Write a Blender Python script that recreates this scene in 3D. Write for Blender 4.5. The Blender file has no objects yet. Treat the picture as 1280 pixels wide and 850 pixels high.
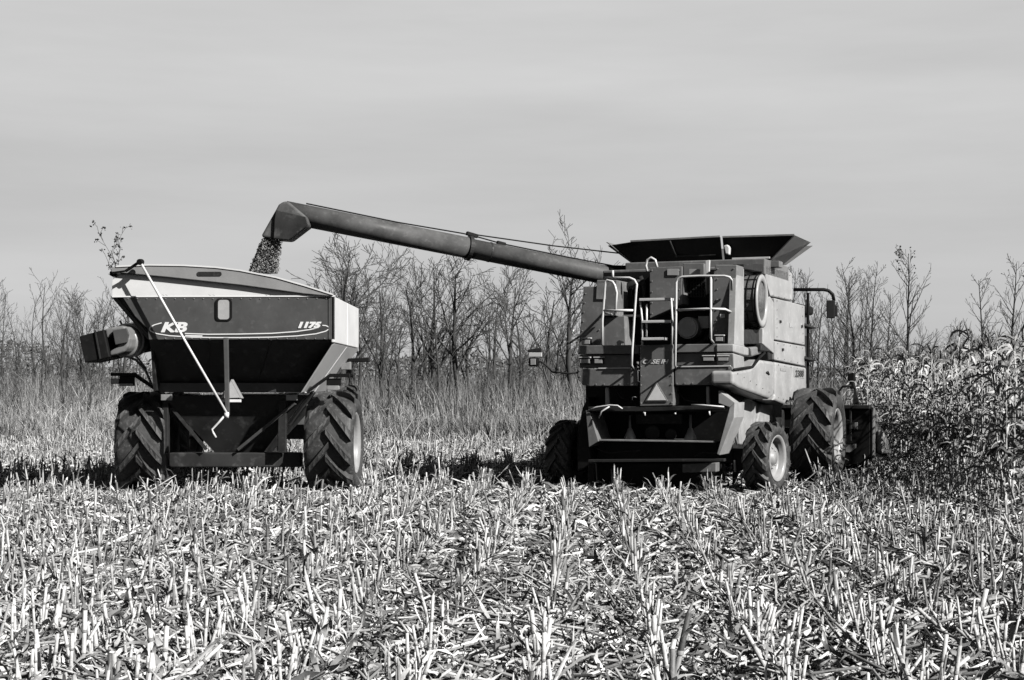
import bpy, bmesh, math, random
import numpy as np
from mathutils import Vector, Matrix

PI = math.pi
SC = bpy.context.scene
COL = SC.collection
F, HOR, CAMZ = 1900.0, 480.0, 1.9        # focal length and horizon measured on the 1280 px wide photograph, eye height in metres
rng = random.Random(7)
R = math.radians

# ------------------------------------------------------------------ materials (black and white photograph: everything is grey)
def mk(name, v, rough=.5, metal=0., var=.25, scale=5., bump=0., coat=0., spec=.5, island=0., stain=0., bscale=None):
    m = bpy.data.materials.new(name); m.use_nodes = True
    nt = m.node_tree; N = nt.nodes; L = nt.links
    b = N['Principled BSDF']
    b.inputs['Roughness'].default_value = rough
    b.inputs['Metallic'].default_value = metal
    b.inputs['Specular IOR Level'].default_value = spec
    if coat:
        b.inputs['Coat Weight'].default_value = coat
        b.inputs['Coat Roughness'].default_value = .18
    tc = N.new('ShaderNodeTexCoord')
    nz = N.new('ShaderNodeTexNoise'); nz.inputs['Scale'].default_value = scale; nz.inputs['Detail'].default_value = 6
    nz.inputs['Roughness'].default_value = .65
    L.new(tc.outputs['Object'], nz.inputs['Vector'])
    mr = N.new('ShaderNodeMapRange')
    mr.inputs['From Min'].default_value = .3; mr.inputs['From Max'].default_value = .7
    mr.inputs['To Min'].default_value = 1 - var; mr.inputs['To Max'].default_value = 1 + var
    L.new(nz.outputs['Fac'], mr.inputs['Value'])
    val = mr.outputs['Result']
    def mul(a, c):
        n = N.new('ShaderNodeMath'); n.operation = 'MULTIPLY'
        L.new(a, n.inputs[0])
        if isinstance(c, (int, float)): n.inputs[1].default_value = c
        else: L.new(c, n.inputs[1])
        return n.outputs[0]
    val = mul(val, v)
    if island:
        g = N.new('ShaderNodeNewGeometry')
        r2 = N.new('ShaderNodeMapRange'); r2.inputs['To Min'].default_value = 1 - island; r2.inputs['To Max'].default_value = 1 + island
        pw = N.new('ShaderNodeMath'); pw.operation = 'POWER'; pw.inputs[1].default_value = 1.35
        L.new(g.outputs['Random Per Island'], pw.inputs[0]); L.new(pw.outputs[0], r2.inputs['Value'])
        val = mul(val, r2.outputs['Result'])
    if stain:                                           # dust patches and scuffs that belong to the surface
        n2 = N.new('ShaderNodeTexNoise'); n2.inputs['Scale'].default_value = scale * 4.3; n2.inputs['Detail'].default_value = 9
        L.new(tc.outputs['Object'], n2.inputs['Vector'])
        r3 = N.new('ShaderNodeMapRange'); r3.inputs['From Min'].default_value = .56; r3.inputs['From Max'].default_value = .74
        r3.inputs['To Max'].default_value = stain
        L.new(n2.outputs['Fac'], r3.inputs['Value'])
        ad = N.new('ShaderNodeMath'); ad.operation = 'ADD'
        L.new(val, ad.inputs[0]); L.new(r3.outputs['Result'], ad.inputs[1]); val = ad.outputs[0]
    cb = N.new('ShaderNodeCombineColor')
    for i in range(3): L.new(val, cb.inputs[i])
    L.new(cb.outputs['Color'], b.inputs['Base Color'])
    rr = N.new('ShaderNodeMapRange'); rr.inputs['From Min'].default_value = .3; rr.inputs['From Max'].default_value = .7
    rr.inputs['To Min'].default_value = max(.05, rough - .1); rr.inputs['To Max'].default_value = min(1, rough + .12)
    L.new(nz.outputs['Fac'], rr.inputs['Value']); L.new(rr.outputs['Result'], b.inputs['Roughness'])
    if bump:
        nb = N.new('ShaderNodeTexNoise'); nb.inputs['Scale'].default_value = bscale or scale * 6; nb.inputs['Detail'].default_value = 8
        L.new(tc.outputs['Object'], nb.inputs['Vector'])
        bp = N.new('ShaderNodeBump'); bp.inputs['Strength'].default_value = bump; bp.inputs['Distance'].default_value = .02
        L.new(nb.outputs['Fac'], bp.inputs['Height']); L.new(bp.outputs['Normal'], b.inputs['Normal'])
    return m

M = {}
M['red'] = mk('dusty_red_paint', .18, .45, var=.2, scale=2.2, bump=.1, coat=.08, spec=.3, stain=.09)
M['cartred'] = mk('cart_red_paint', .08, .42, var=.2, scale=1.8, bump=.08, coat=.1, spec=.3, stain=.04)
M['litred'] = mk('sunlit_side_paint', .38, .45, var=.16, scale=2.0, bump=.08, coat=.2, stain=.12)  # same red paint made paler: sunlight on the right-hand faces put into the colour
M['white'] = mk('white_paint', .74, .38, var=.06, scale=2.0, bump=.03, coat=.2)
M['decal'] = mk('white_decal', .82, .4, var=.03)
M['decaldark'] = mk('dark_decal', .05, .4, var=.05)
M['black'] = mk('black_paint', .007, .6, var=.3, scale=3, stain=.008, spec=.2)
M['dark'] = mk('dark_steel', .024, .55, var=.4, scale=3, bump=.1, stain=.035, spec=.3)
M['under'] = mk('hopper_shaded_paint', .03, .5, var=.5, scale=1.3, bump=.05, stain=.07, spec=.25)  # underside shade put into the base tone; the stain is real smudging
M['steel'] = mk('grey_steel', .32, .4, metal=.3, var=.25, scale=4, bump=.1)
M['rail'] = mk('pale_rail_paint', .72, .35, var=.12, scale=8, coat=.2)
M['tyre'] = mk('dusty_tyre_rubber', .05, .6, var=.5, scale=4, bump=.3, stain=.09, spec=.5)
M['rim'] = mk('rim_paint', .33, .4, var=.15, scale=4, coat=.2, stain=.06)
M['glass'] = mk('dark_glass', .02, .08, var=.05, spec=.6)
M['lens'] = mk('lamp_lens', .42, .25, var=.1, spec=.6, coat=.4)
M['smv'] = mk('warning_triangle_face', .85, .5, var=.08)
M['smvrim'] = mk('warning_triangle_rim', .25, .45, var=.08)
M['augerred'] = mk('auger_paint', .1, .5, var=.35, scale=2.5, bump=.1, stain=.05, spec=.15)
M['tarp'] = mk('grey_tarp_vinyl', .27, .55, var=.1, scale=2.5, bump=.1)
M['screen'] = mk('dusty_wire_screen', .12, .6, var=.5, scale=14, bump=.5, stain=.05)
M['stalk'] = mk('cut_stalk', .35, .6, var=.35, scale=9, island=.8, bump=.2)
M['leaf'] = mk('dry_corn_leaf', .46, .62, var=.35, scale=7, island=.85, bump=.2)
M['corn'] = mk('standing_dry_corn', .36, .65, var=.4, scale=6, island=.8, bump=.2)
M['kernel'] = mk('corn_kernels', .26, .5, var=.6, scale=7, island=.8)
M['bark'] = mk('tree_bark', .05, .85, var=.4, scale=1.5, bump=.3)
M['twig'] = mk('bare_twigs', .095, .85, var=.35, scale=.8)
M['deadleaf'] = mk('dead_leaf', .05, .8, var=.3, island=.4)
M['grass'] = mk('dry_tall_grass', .36, .8, var=.65, scale=.3, island=.4)
M['weed'] = mk('dark_weeds', .2, .85, var=.4, scale=.4, island=.5)
M['woods'] = mk('far_brush', .13, .9, var=.45, scale=.12, island=.4)
M['soil'] = mk('field_soil', .022, .95, var=.5, scale=1.2, bump=.7, bscale=9)
M['meadow'] = mk('meadow_ground', .16, .95, var=.5, scale=.2, bump=.5, bscale=3)

# ------------------------------------------------------------------ mesh building
def tag(o, label=None, cat=None, group=None, kind=None):
    if label: o['label'] = label
    if cat: o['category'] = cat
    if group: o['group'] = group
    if kind: o['kind'] = kind
    return o

def empty(name, loc=(0, 0, 0), rz=0, parent=None):
    o = bpy.data.objects.new(name, None); COL.objects.link(o)
    o.location = loc; o.rotation_euler = (0, 0, rz); o.empty_display_size = .2
    if parent: o.parent = parent
    return o

class MB:
    def __init__(s): s.v = []; s.f = []
    def add(s, vs, fs):
        k = len(s.v); s.v += [tuple(p) for p in vs]; s.f += [tuple(i + k for i in f) for f in fs]; return s
    def prism(s, pts, off):
        off = Vector(off); n = len(pts); p = [Vector(q) for q in pts]
        return s.add(p + [q + off for q in p],
                     [tuple(range(n)), tuple(range(2 * n - 1, n - 1, -1))] + [(i, (i + 1) % n, n + (i + 1) % n, n + i) for i in range(n)])
    def loft(s, a, b):                                  # two polygons with the same count
        n = len(a)
        return s.add(list(a) + list(b), [tuple(range(n)), tuple(range(2 * n - 1, n - 1, -1))] + [(i, (i + 1) % n, n + (i + 1) % n, n + i) for i in range(n)])
    def box(s, x0, x1, y0, y1, z0, z1):
        return s.prism([(x0, y0, z0), (x1, y0, z0), (x1, y0, z1), (x0, y0, z1)], (0, y1 - y0, 0))
    def bar(s, a, b, w, h):
        a, b = Vector(a), Vector(b); d = (b - a).normalized()
        u = d.cross(Vector((0, 0, 1)))
        if u.length < .1: u = Vector((1, 0, 0))
        u.normalize(); t = u.cross(d)
        q = [u * (i * w / 2) + t * (j * h / 2) for i, j in ((-1, -1), (1, -1), (1, 1), (-1, 1))]
        return s.prism([a + k for k in q], b - a)
    def tube(s, pts, r, n=8, cap=True):
        pts = [Vector(p) for p in pts]; m = len(pts)
        rs = r if isinstance(r, (list, tuple)) else [r] * m
        t = (pts[1] - pts[0]).normalized()
        u = t.cross(Vector((0, 0, 1)))
        if u.length < .05: u = t.cross(Vector((1, 0, 0)))
        u.normalize(); vs = []
        for i in range(m):
            t2 = (pts[min(i + 1, m - 1)] - pts[max(i - 1, 0)]).normalized()
            u = (u - t2 * u.dot(t2)).normalized(); w = t2.cross(u)
            for k in range(n):
                a = 2 * PI * k / n
                vs.append(pts[i] + (u * math.cos(a) + w * math.sin(a)) * rs[i])
        fs = [(i * n + k, i * n + (k + 1) % n, (i + 1) * n + (k + 1) % n, (i + 1) * n + k) for i in range(m - 1) for k in range(n)]
        if cap: fs += [tuple(range(n - 1, -1, -1)), tuple(range((m - 1) * n, m * n))]
        return s.add(vs, fs)
    def lathe(s, prof, n=48, c=(0, 0, 0)):              # profile of (radius, x): turned about the x axis
        m = len(prof); vs = []
        for k in range(n):
            a = 2 * PI * k / n
            for r, x in prof: vs.append((c[0] + x, c[1] + r * math.cos(a), c[2] + r * math.sin(a)))
        fs = [(k * m + i, k * m + i + 1, ((k + 1) % n) * m + i + 1, ((k + 1) % n) * m + i) for k in range(n) for i in range(m - 1)]
        return s.add(vs, fs)
    def mesh(s, name, mat, smooth=False, recalc=True):
        me = bpy.data.meshes.new(name); me.from_pydata(s.v, [], s.f)
        if recalc:
            bm = bmesh.new(); bm.from_mesh(me); bmesh.ops.recalc_face_normals(bm, faces=bm.faces); bm.to_mesh(me); bm.free()
        me.materials.append(mat)
        if smooth: me.polygons.foreach_set('use_smooth', [True] * len(me.polygons))
        return me
    def build(s, name, mat, parent=None, smooth=False, bevel=0., seg=2, recalc=True):
        o = bpy.data.objects.new(name, s.mesh(name, mat, smooth, recalc)); COL.objects.link(o)
        if parent: o.parent = parent
        if bevel:
            b = o.modifiers.new('bevel', 'BEVEL'); b.width = bevel; b.segments = seg; b.limit_method = 'ANGLE'; b.angle_limit = R(30)
        return o

def np_mesh(name, verts, quads, mat, smooth=False):
    verts = np.asarray(verts, np.float32).reshape(-1, 3); quads = np.asarray(quads, np.int32).reshape(-1, 4)
    me = bpy.data.meshes.new(name)
    me.vertices.add(len(verts)); me.vertices.foreach_set('co', verts.ravel())
    me.loops.add(quads.size); me.loops.foreach_set('vertex_index', quads.ravel())
    me.polygons.add(len(quads)); me.polygons.foreach_set('loop_start', np.arange(0, quads.size, 4, dtype=np.int32))
    me.update(calc_edges=True); me.materials.append(mat)
    if smooth: me.polygons.foreach_set('use_smooth', np.ones(len(quads), bool))
    return me

def link(name, me, parent=None):
    o = bpy.data.objects.new(name, me); COL.objects.link(o)
    if parent: o.parent = parent
    return o

class Frame:                                            # a vehicle's own axes: x right, y ahead, z up; turns measured points into metres
    def __init__(s, x, y, th):
        s.o = Vector((x, y, 0)); s.th = th; s.r = Vector((math.cos(th), -math.sin(th), 0)); s.f = Vector((math.sin(th), math.cos(th), 0))
    def ray(s, px, py):
        c = Vector((0, 0, CAMZ)) - s.o; d = Vector(((px - 640) / F, 1, (HOR - py) / F))
        return (c.dot(s.r), c.dot(s.f), c.z), (d.dot(s.r), d.dot(s.f), d.z)
    def rear(s, px, py, ly):
        c, d = s.ray(px, py); t = (ly - c[1]) / d[1]; return Vector((c[0] + d[0] * t, ly, c[2] + d[2] * t))
    def side(s, px, py, lx):
        c, d = s.ray(px, py); t = (lx - c[0]) / d[0]; return Vector((lx, c[1] + d[1] * t, c[2] + d[2] * t))
    def local(s, w):
        q = Vector(w) - s.o; return Vector((q.dot(s.r), q.dot(s.f), q.z))

def at(px, py, Y): return Vector(((px - 640) / F * Y, Y, CAMZ + (HOR - py) / F * Y))

class Kit:
    def __init__(s, fr, root): s.fr = fr; s.root = root
    def plate(s, name, pts, ly, th, mat, bevel=.008, parent=None, slope=0):
        return MB().prism([s.fr.rear(x, y, ly) for x, y in pts], (0, th, 0)).build(name, M[mat], parent or s.root, bevel=bevel)
    def splate(s, name, pts, lx, th, mat, bevel=.01, parent=None, seg=2):
        return MB().prism([s.fr.side(x, y, lx) for x, y in pts], (-th, 0, 0)).build(name, M[mat], parent or s.root, bevel=bevel, seg=seg)
    def pipe(s, name, pts, ly, r, mat, parent=None, n=8):
        return MB().tube([s.fr.rear(x, y, ly) for x, y in pts], r, n).build(name, M[mat], parent or s.root, smooth=True)
    def pipes(s, name, lines, ly, r, mat, parent=None):
        b = MB()
        for pts in lines: b.tube([s.fr.rear(p[0], p[1], p[2] if len(p) > 2 else ly) for p in pts], r, 8)
        return b.build(name, M[mat], parent or s.root, smooth=True)
    def lamp(s, x0, x1, y0, y1, ly, name='tail_lamp'):
        a = s.fr.rear(x0, y1, ly); b = s.fr.rear(x1, y0, ly)
        h = MB().box(a.x, b.x, ly - .07, ly, a.z, b.z).build(name, M['dark'], s.root, bevel=.008)
        MB().box(a.x - .006, b.x + .006, ly - .09, ly - .01, b.z + .002, b.z + .02).build('lamp_lit_edge', M['rail'], h, bevel=.004)  # pale strip painting the sunlit highlight along the lamp's top edge
        MB().box(a.x + .015, b.x - .015, ly - .085, ly - .071, a.z + .012, b.z - .02).build('lens', M['lens'], h, bevel=.004)
        return h
    def text(s, name, txt, x0, x1, y0, y1, ly, mat, parent, shear=.25, bold=.02, side=None):
        cu = bpy.data.curves.new(name, 'FONT'); cu.body = txt; cu.shear = shear; cu.offset = bold; cu.extrude = .02; cu.resolution_u = 4
        o = bpy.data.objects.new(name, cu); COL.objects.link(o)
        dg = bpy.context.evaluated_depsgraph_get(); me = bpy.data.meshes.new_from_object(o.evaluated_get(dg))
        bpy.data.objects.remove(o); bpy.data.curves.remove(cu); me.name = name
        co = np.array([v.co[:] for v in me.vertices]); mn = co.min(0); mx = co.max(0)
        if side is None: a = s.fr.rear(x0, y1, ly); b = s.fr.rear(x1, y0, ly)
        else: a = s.fr.side(x0, y1, side); b = s.fr.side(x1, y0, side)
        for v in me.vertices:
            u, w = (v.co.x - mn[0]) / (mx[0] - mn[0]), (v.co.y - mn[1]) / (mx[1] - mn[1]); d = (v.co.z - mn[2]) / max(1e-6, mx[2] - mn[2])
            if side is None: v.co = (a.x + (b.x - a.x) * u, ly - .006 * d, a.z + (b.z - a.z) * w)
            else: v.co = (side + .006 * d, a.y + (b.y - a.y) * u, a.z + (b.z - a.z) * w)
        me.materials.clear(); me.materials.append(M[mat])
        return link(name, me, parent)

def wheel(root, c, rad, w, rim_r, nl, lug, rz=0, out=1, mat='tyre'):
    """agricultural wheel: carcass with chevron lugs, dished rim; axis along local x, out = +1 when the outer face looks to +x"""
    e = empty('wheel', c, rz, root)
    h = w / 2; rc = rad - lug
    prof = [(rim_r, -h * .72), (rim_r + .03, -h * .86), ((rim_r + rc) / 2, -h * 1.0), (rc * .93, -h * .96), (rc * .985, -h * .8), (rc, -h * .4), (rc * 1.004, 0),
            (rc, h * .4), (rc * .985, h * .8), (rc * .93, h * .96), ((rim_r + rc) / 2, h * 1.0), (rim_r + .03, h * .86), (rim_r, h * .72)]
    t = MB().lathe(prof, 64)
    for sd in (-1, 1):
        for k in range(nl):
            a0 = 2 * PI * (k + (.5 if sd > 0 else 0)) / nl
            rows = []
            for q in range(6):                          # lug bar from the centre line to the shoulder
                u = q / 5.; x = sd * (u * 1.0 - .06) * h * .99
                a = a0 + u * (1.35 * w / rad / 2) * .95
                base = rc * (1.0 if u < .8 else .985 if u < .95 else .93) - .012
                top = rad * (1.0 if u < .85 else .995 if u < .95 else .955)
                th = (.058 + .024 * u) * rad / .88
                rows.append([(x, base, a - th * 1.25 / rad), (x, top, a - th * .8 / rad), (x, top, a + th * .8 / rad), (x, base, a + th * 1.25 / rad)])
            vs = [(x, r * math.cos(a), r * math.sin(a)) for row in rows for (x, r, a) in row]
            fs = [(i * 4 + j, i * 4 + j + 1, i * 4 + j + 5, i * 4 + j + 4) for i in range(5) for j in range(3)] + [(0, 1, 2, 3), (20, 21, 22, 23)]
            t.add(vs, fs)
    o = t.build('tyre', M[mat], e)
    o.data.polygons.foreach_set('use_smooth', [i < 64 * 12 for i in range(len(o.data.polygons))])
    p = [(rim_r, -h * .7), (rim_r * .97, -h * .3), (rim_r * .97, h * .3), (rim_r, h * .7), (rim_r + .035, h * .9), (rim_r + .02, h * .92), (rim_r - .03, h * .75), (rim_r * .92, h * .45),
         (rim_r * .8, h * .3), (rim_r * .55, h * .34), (rim_r * .4, h * .5), (rim_r * .3, h * .52), (rim_r * .28, h * .68), (.001, h * .68)]
    p = [(r, x * out) for r, x in p]
    rm = MB().lathe(p, 40)
    for k in range(8):
        a = 2 * PI * k / 8; r = rim_r * .46
        rm.tube([(h * .40 * out, r * math.cos(a), r * math.sin(a)), (h * .52 * out, r * math.cos(a), r * math.sin(a))], .018, 6)
    rm.build('rim', M['rim'], e, smooth=True, recalc=True)
    return e

# ================================================================== SETTING: ground, sky, sun, camera
def sheet(name, x0, x1, y0, y1, z, mat):
    return tag(MB().add([(x0, y0, z), (x1, y0, z), (x1, y1, z), (x0, y1, z)], [(0, 1, 2, 3)]).build(name, M[mat]), kind='structure')
sheet('ground', -2500, 2500, -300, 4000, -.004, 'meadow')
FIELD_END = 47.
sheet('field', -60, 60, -10, FIELD_END + 1, .0, 'soil')

AZ, EL = R(52), R(35)                                   # sun behind the camera's right shoulder
S = Vector((math.sin(AZ) * math.cos(EL), -math.cos(AZ) * math.cos(EL), math.sin(EL)))
sun = bpy.data.objects.new('sun', bpy.data.lights.new('sun', 'SUN')); COL.objects.link(sun)
sun.data.energy = 4.8; sun.data.angle = R(.5); sun.data.color = (1, .985, .96)
sun.rotation_euler = S.to_track_quat('Z', 'Y').to_euler(); sun.location = S * 60

W = bpy.data.worlds.new('World'); SC.world = W; W.use_nodes = True
nt = W.node_tree; N = nt.nodes; L = nt.links
bg = N['Background']; bg.inputs['Strength'].default_value = .06
sky = N.new('ShaderNodeTexSky'); sky.sky_type = 'NISHITA'; sky.sun_disc = False
sky.sun_elevation = EL; sky.sun_rotation = math.atan2(S.x, S.y); sky.air_density = 1.; sky.dust_density = 1.5
sep = N.new('ShaderNodeSeparateColor'); L.new(sky.outputs[0], sep.inputs[0])    # black and white through a red filter
tc = N.new('ShaderNodeTexCoord')
def nmath(op, a, b=None):
    n = N.new('ShaderNodeMath'); n.operation = op
    for i, q in enumerate((a, b)):
        if q is None: continue
        if isinstance(q, (int, float)): n.inputs[i].default_value = q
        else: L.new(q, n.inputs[i])
    return n.outputs[0]
mp = N.new('ShaderNodeMapping'); mp.inputs['Scale'].default_value = (1.2, 1.2, 9.); L.new(tc.outputs['Generated'], mp.inputs['Vector'])
nz = N.new('ShaderNodeTexNoise'); nz.inputs['Scale'].default_value = 1.6; nz.inputs['Detail'].default_value = 7; nz.inputs['Roughness'].default_value = .55
L.new(mp.outputs[0], nz.inputs['Vector'])
sx = N.new('ShaderNodeSeparateXYZ'); L.new(tc.outputs['Generated'], sx.inputs[0])
fade = N.new('ShaderNodeMapRange'); fade.inputs['From Min'].default_value = .25; fade.inputs['From Max'].default_value = .42
fade.inputs['To Min'].default_value = .86; fade.inputs['To Max'].default_value = 0.; L.new(sx.outputs['Z'], fade.inputs['Value'])
rise = N.new('ShaderNodeMapRange'); rise.inputs['From Min'].default_value = .0; rise.inputs['From Max'].default_value = .26
rise.inputs['To Min'].default_value = 7.2; rise.inputs['To Max'].default_value = 8.6; L.new(sx.outputs['Z'], rise.inputs['Value'])
cl = nmath('MULTIPLY', rise.outputs['Result'], nmath('ADD', nmath('MULTIPLY', nz.outputs['Fac'], .55), .73))
ahead = N.new('ShaderNodeMapRange'); ahead.inputs['From Min'].default_value = .15; ahead.inputs['From Max'].default_value = .8; L.new(sx.outputs['Y'], ahead.inputs['Value'])
k = nmath('MULTIPLY', fade.outputs['Result'], ahead.outputs['Result'])   # cloud shaped to sit only ahead, so the unseen sky fills shadows less
v = nmath('ADD', nmath('MULTIPLY', nmath('MULTIPLY', sep.outputs[0], .45), nmath('SUBTRACT', 1., k)), nmath('MULTIPLY', cl, k))   # thin high cloud veil
cb = N.new('ShaderNodeCombineColor')
for i in range(3): L.new(v, cb.inputs[i])
L.new(cb.outputs[0], bg.inputs['Color'])

cam = bpy.data.objects.new('camera', bpy.data.cameras.new('camera')); COL.objects.link(cam); SC.camera = cam
cam.location = (0, 0, CAMZ); cam.rotation_euler = (PI / 2, 0, 0)
cam.data.sensor_width = 36; cam.data.lens = 36 * F / 1280; cam.data.shift_y = (HOR - 425) / 1280
cam.data.clip_start = .1; cam.data.clip_end = 6000
vs = SC.view_settings; vs.view_transform = 'Standard'; vs.look = 'None'; vs.exposure = .45; vs.gamma = 1
SC.cycles.max_bounces = 5; SC.cycles.diffuse_bounces = 0; SC.cycles.glossy_bounces = 1; SC.cycles.use_denoising = True

# ================================================================== COMBINE HARVESTER
TH = R(22)
CF = Frame(2.45, 26., TH)
comb = tag(empty('combine_harvester', (2.45, 26., 0), -TH),
           'large combine harvester with raised tank and handrails, unloading through its long auger', 'combine harvester')
K = Kit(CF, comb)
P = K.plate
# dark body behind the open rear
MB().box(-1.28, 1.1, 1.0, 6.0, 1.75, 3.95).build('body', M['red'], comb, bevel=.02)
MB().box(-1.24, 1.06, .92, .99, 2.3, 3.9).build('engine_bay', M['black'], comb)
b = MB().box(-1.0, 1.0, 1.0, 5.6, .62, 1.74)
b.build('threshing_housing', M['dark'], comb, bevel=.02)
# rear fascia and panels
P('rear_fascia', [(722, 443), (723, 432), (799, 431), (799, 442.5)], 0, .9, 'red', .012)
P('rear_fascia', [(841.5, 441), (841.5, 430.5), (915, 429.5), (915.5, 440)], 0, .9, 'red', .012)
P('lamp_panel', [(724.5, 460), (724.5, 443.6), (788, 443), (788, 459.4)], .07, .5, 'red')
P('lamp_panel', [(846, 457), (846, 441.6), (914, 440.6), (914, 456.6)], .07, .5, 'red')
P('lower_rear_panel', [(722, 474), (722, 461), (796.5, 460), (798, 482.5), (735, 483), (728, 481)], -.03, .55, 'red', .014)
P('lower_rear_panel', [(843, 459), (914, 457.5), (916.5, 462.5), (897, 480), (892, 481.3), (843.5, 482)], -.03, .55, 'red', .014)
cp = P('centre_panel', [(799.6, 508), (799.6, 431.6), (840.7, 430.4), (841.6, 507)], -.07, .4, 'red', .012)
K.text('lettering', 'CASE IH', 803.5, 836, 449, 454.8, -.071, 'decal', cp, bold=.03, shear=.3)
a, b_, c_ = CF.rear(806.5, 501.8, -.09), CF.rear(835, 501.5, -.09), CF.rear(820.7, 477.5, -.09)
t = MB().prism([a, b_, c_], (0, .012, 0)).build('warning_triangle', M['smvrim'], cp, bevel=.003)
ctr = (a + b_ + c_) / 3
MB().prism([ctr + (q - ctr) * .82 + Vector((0, -.006, 0)) for q in (a, b_, c_)], (0, .005, 0)).build('reflector', M['smv'], t)
for q in ((725.6, 739.7, 447.5, 455), (744, 755.6, 447.5, 455), (879.5, 894.4, 445.5, 452), (898, 912.7, 445.5, 452)): K.lamp(*q, .07)
K.lamp(728.5, 740, 423.5, 431, .1, 'deck_lamp'); K.lamp(895, 906, 420, 427.5, .1, 'deck_lamp')
K.pipes('tow_handle', [[(800, 463, .0), (797.5, 463), (797.5, 476.5), (801.5, 477.5)]], -.1, .012, 'rail')
# upper rear panels
P('upper_rear_panel', [(729.5, 358), (745, 358), (746, 350), (771, 350), (771, 395), (753, 395), (753, 433), (723, 433)], .2, .8, 'red', .012)
P('engine_side_panel', [(753.5, 433), (753.5, 396), (780.5, 395), (782, 433)], .3, .6, 'red', .012)
P('access_panel', [(812, 398), (812, 334.5), (852.6, 333), (852.6, 380)], .42, .5, 'red', .01)
P('access_panel', [(853.8, 372), (853.8, 329), (881, 329), (881, 372)], .8, .12, 'black', .01)
P('access_panel', [(853.8, 345), (853.8, 329), (880, 329), (880, 345)], .46, .3, 'red', .01)
P('corner_panel', [(889.5, 432), (891, 345), (894.5, 331), (921, 331), (917, 432)], .22, .5, 'red', .012)
for q in ((834, 848, 336, 344), (861.5, 875, 336.3, 343)):
    P('plate', [(q[0], q[3]), (q[0], q[2]), (q[1], q[2]), (q[1], q[3])], .40, .012, 'lens', .002)
P('plate', [(745, 374), (746, 355), (757, 354), (757, 374)], .18, .015, 'steel', .003)
P('plate', [(900, 398), (900, 392.5), (906, 392.5), (906, 397)], .2, .012, 'decal', .002)
P('grab_bracket', [(883, 347), (881.5, 326), (887, 325), (886, 347)], .3, .06, 'rail', .006)
# air cleaner and clutter in the engine bay
e = CF.rear(860.5, 410, .5)
for rr, y0, y1, mt in ((.19, .45, .95, 'steel'), (.165, .42, .47, 'lens')):
    n = 28
    MB().prism([(e.x + rr * math.cos(2 * PI * i / n), y0, e.z + rr * math.sin(2 * PI * i / n)) for i in range(n)], (0, y1 - y0, 0)).build('air_cleaner' if rr > .17 else 'cleaner_cap', M[mt], comb, bevel=.012)
P('cover_plate', [(872.5, 411), (872.5, 395), (886, 395), (886, 410)], .6, .05, 'steel')
K.pipes('engine_pipe', [[(868, 424), (876, 418), (884, 404), (886, 392)], [(868, 432), (880, 427), (886, 414)]], .75, .045, 'dark')
K.pipes('engine_pipe', [[(776, 384), (778, 366), (786, 356), (802, 350)], [(800, 346), (806, 360), (806, 398)]], .8, .05, 'dark')
P('engine_block', [(774, 384), (774, 362), (790, 360), (792, 384)], .86, .1, 'dark', .02)
P('filler_neck', [(772, 433), (770, 428), (773, 425), (778, 427), (777, 433)], .1, .1, 'steel', .01)
# handrails and ladder
K.pipes('handrail', [[(755.6, 347.3), (787, 347.3), (793, 350), (796, 355.3), (795, 366), (792.6, 400), (791.5, 419), (790.3, 437), (789.4, 456), (792, 462, -.02)],
                     [(753.8, 388), (791.8, 388)], [(766, 348), (766, 338)],
                     [(752.5, 431), (753, 400), (756.8, 352), (759, 350), (765.6, 352), (768.5, 356.5), (770.9, 366), (769, 393), (762, 392, .1)],
                     [(755, 391, .2), (767, 394)]], -.3, .021, 'rail')
K.pipes('handrail', [[(845, 461, -.02), (843.8, 456), (845, 390), (845.3, 353), (847.6, 348), (853, 346), (875, 345), (906, 345), (912, 346.4), (914.5, 350, -.28), (914.5, 362, .15)],
                     [(845, 387.6), (886.5, 386), (906, 386.5), (914, 390, .2)], [(888.8, 346), (888.5, 400), (888.5, 424), (892, 429, .05)]], -.3, .021, 'rail')
K.pipe('grab_hoop', [(809, 339), (807.4, 332), (809, 325), (814, 322), (819, 325), (821.5, 334)], .3, .022, 'rail')
lad = K.pipes('ladder', [[(800, 373), (802.6, 400), (802.8, 431)], [(839, 373), (840.5, 400), (839.7, 431)], [(808.5, 380), (808, 421)]], -.2, .018, 'rail')
for (x0, x1, y) in ((800, 839.5, 375), (803, 839, 402.5), (803, 832, 424)):
    a, b_ = CF.rear(x0, y, -.2), CF.rear(x1, y, -.2)
    MB().box(a.x, b_.x, -.26, -.06, a.z - .02, a.z + .025).build('step', M['rail'], lad, bevel=.006)
# right-hand side
SP = K.splate
SP('side_post', [(921, 331), (930, 336), (930, 433), (918, 431)], 1.36, .12, 'litred')
SP('side_recess', [(924, 331), (968, 341), (968, 432), (924, 432)], 1.12, .08, 'litred')
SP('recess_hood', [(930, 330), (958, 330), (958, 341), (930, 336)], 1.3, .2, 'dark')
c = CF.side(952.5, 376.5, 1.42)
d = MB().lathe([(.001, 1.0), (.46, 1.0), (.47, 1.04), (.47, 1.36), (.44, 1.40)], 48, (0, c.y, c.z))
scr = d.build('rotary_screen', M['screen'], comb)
MB().lathe([(.44, 1.39), (.475, 1.40), (.48, 1.43), (.43, 1.44), (.36, 1.43), (.35, 1.40)], 48, (0, c.y, c.z)).build('screen_rim', M['litred'], scr, smooth=True)
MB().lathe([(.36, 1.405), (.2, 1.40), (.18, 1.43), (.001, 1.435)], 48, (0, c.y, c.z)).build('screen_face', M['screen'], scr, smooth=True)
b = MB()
for xx in (1.12, 1.24, 1.36): b.lathe([(.472, xx - .008), (.485, xx - .006), (.485, xx + .006), (.472, xx + .008)], 48, (0, c.y, c.z))
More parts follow.
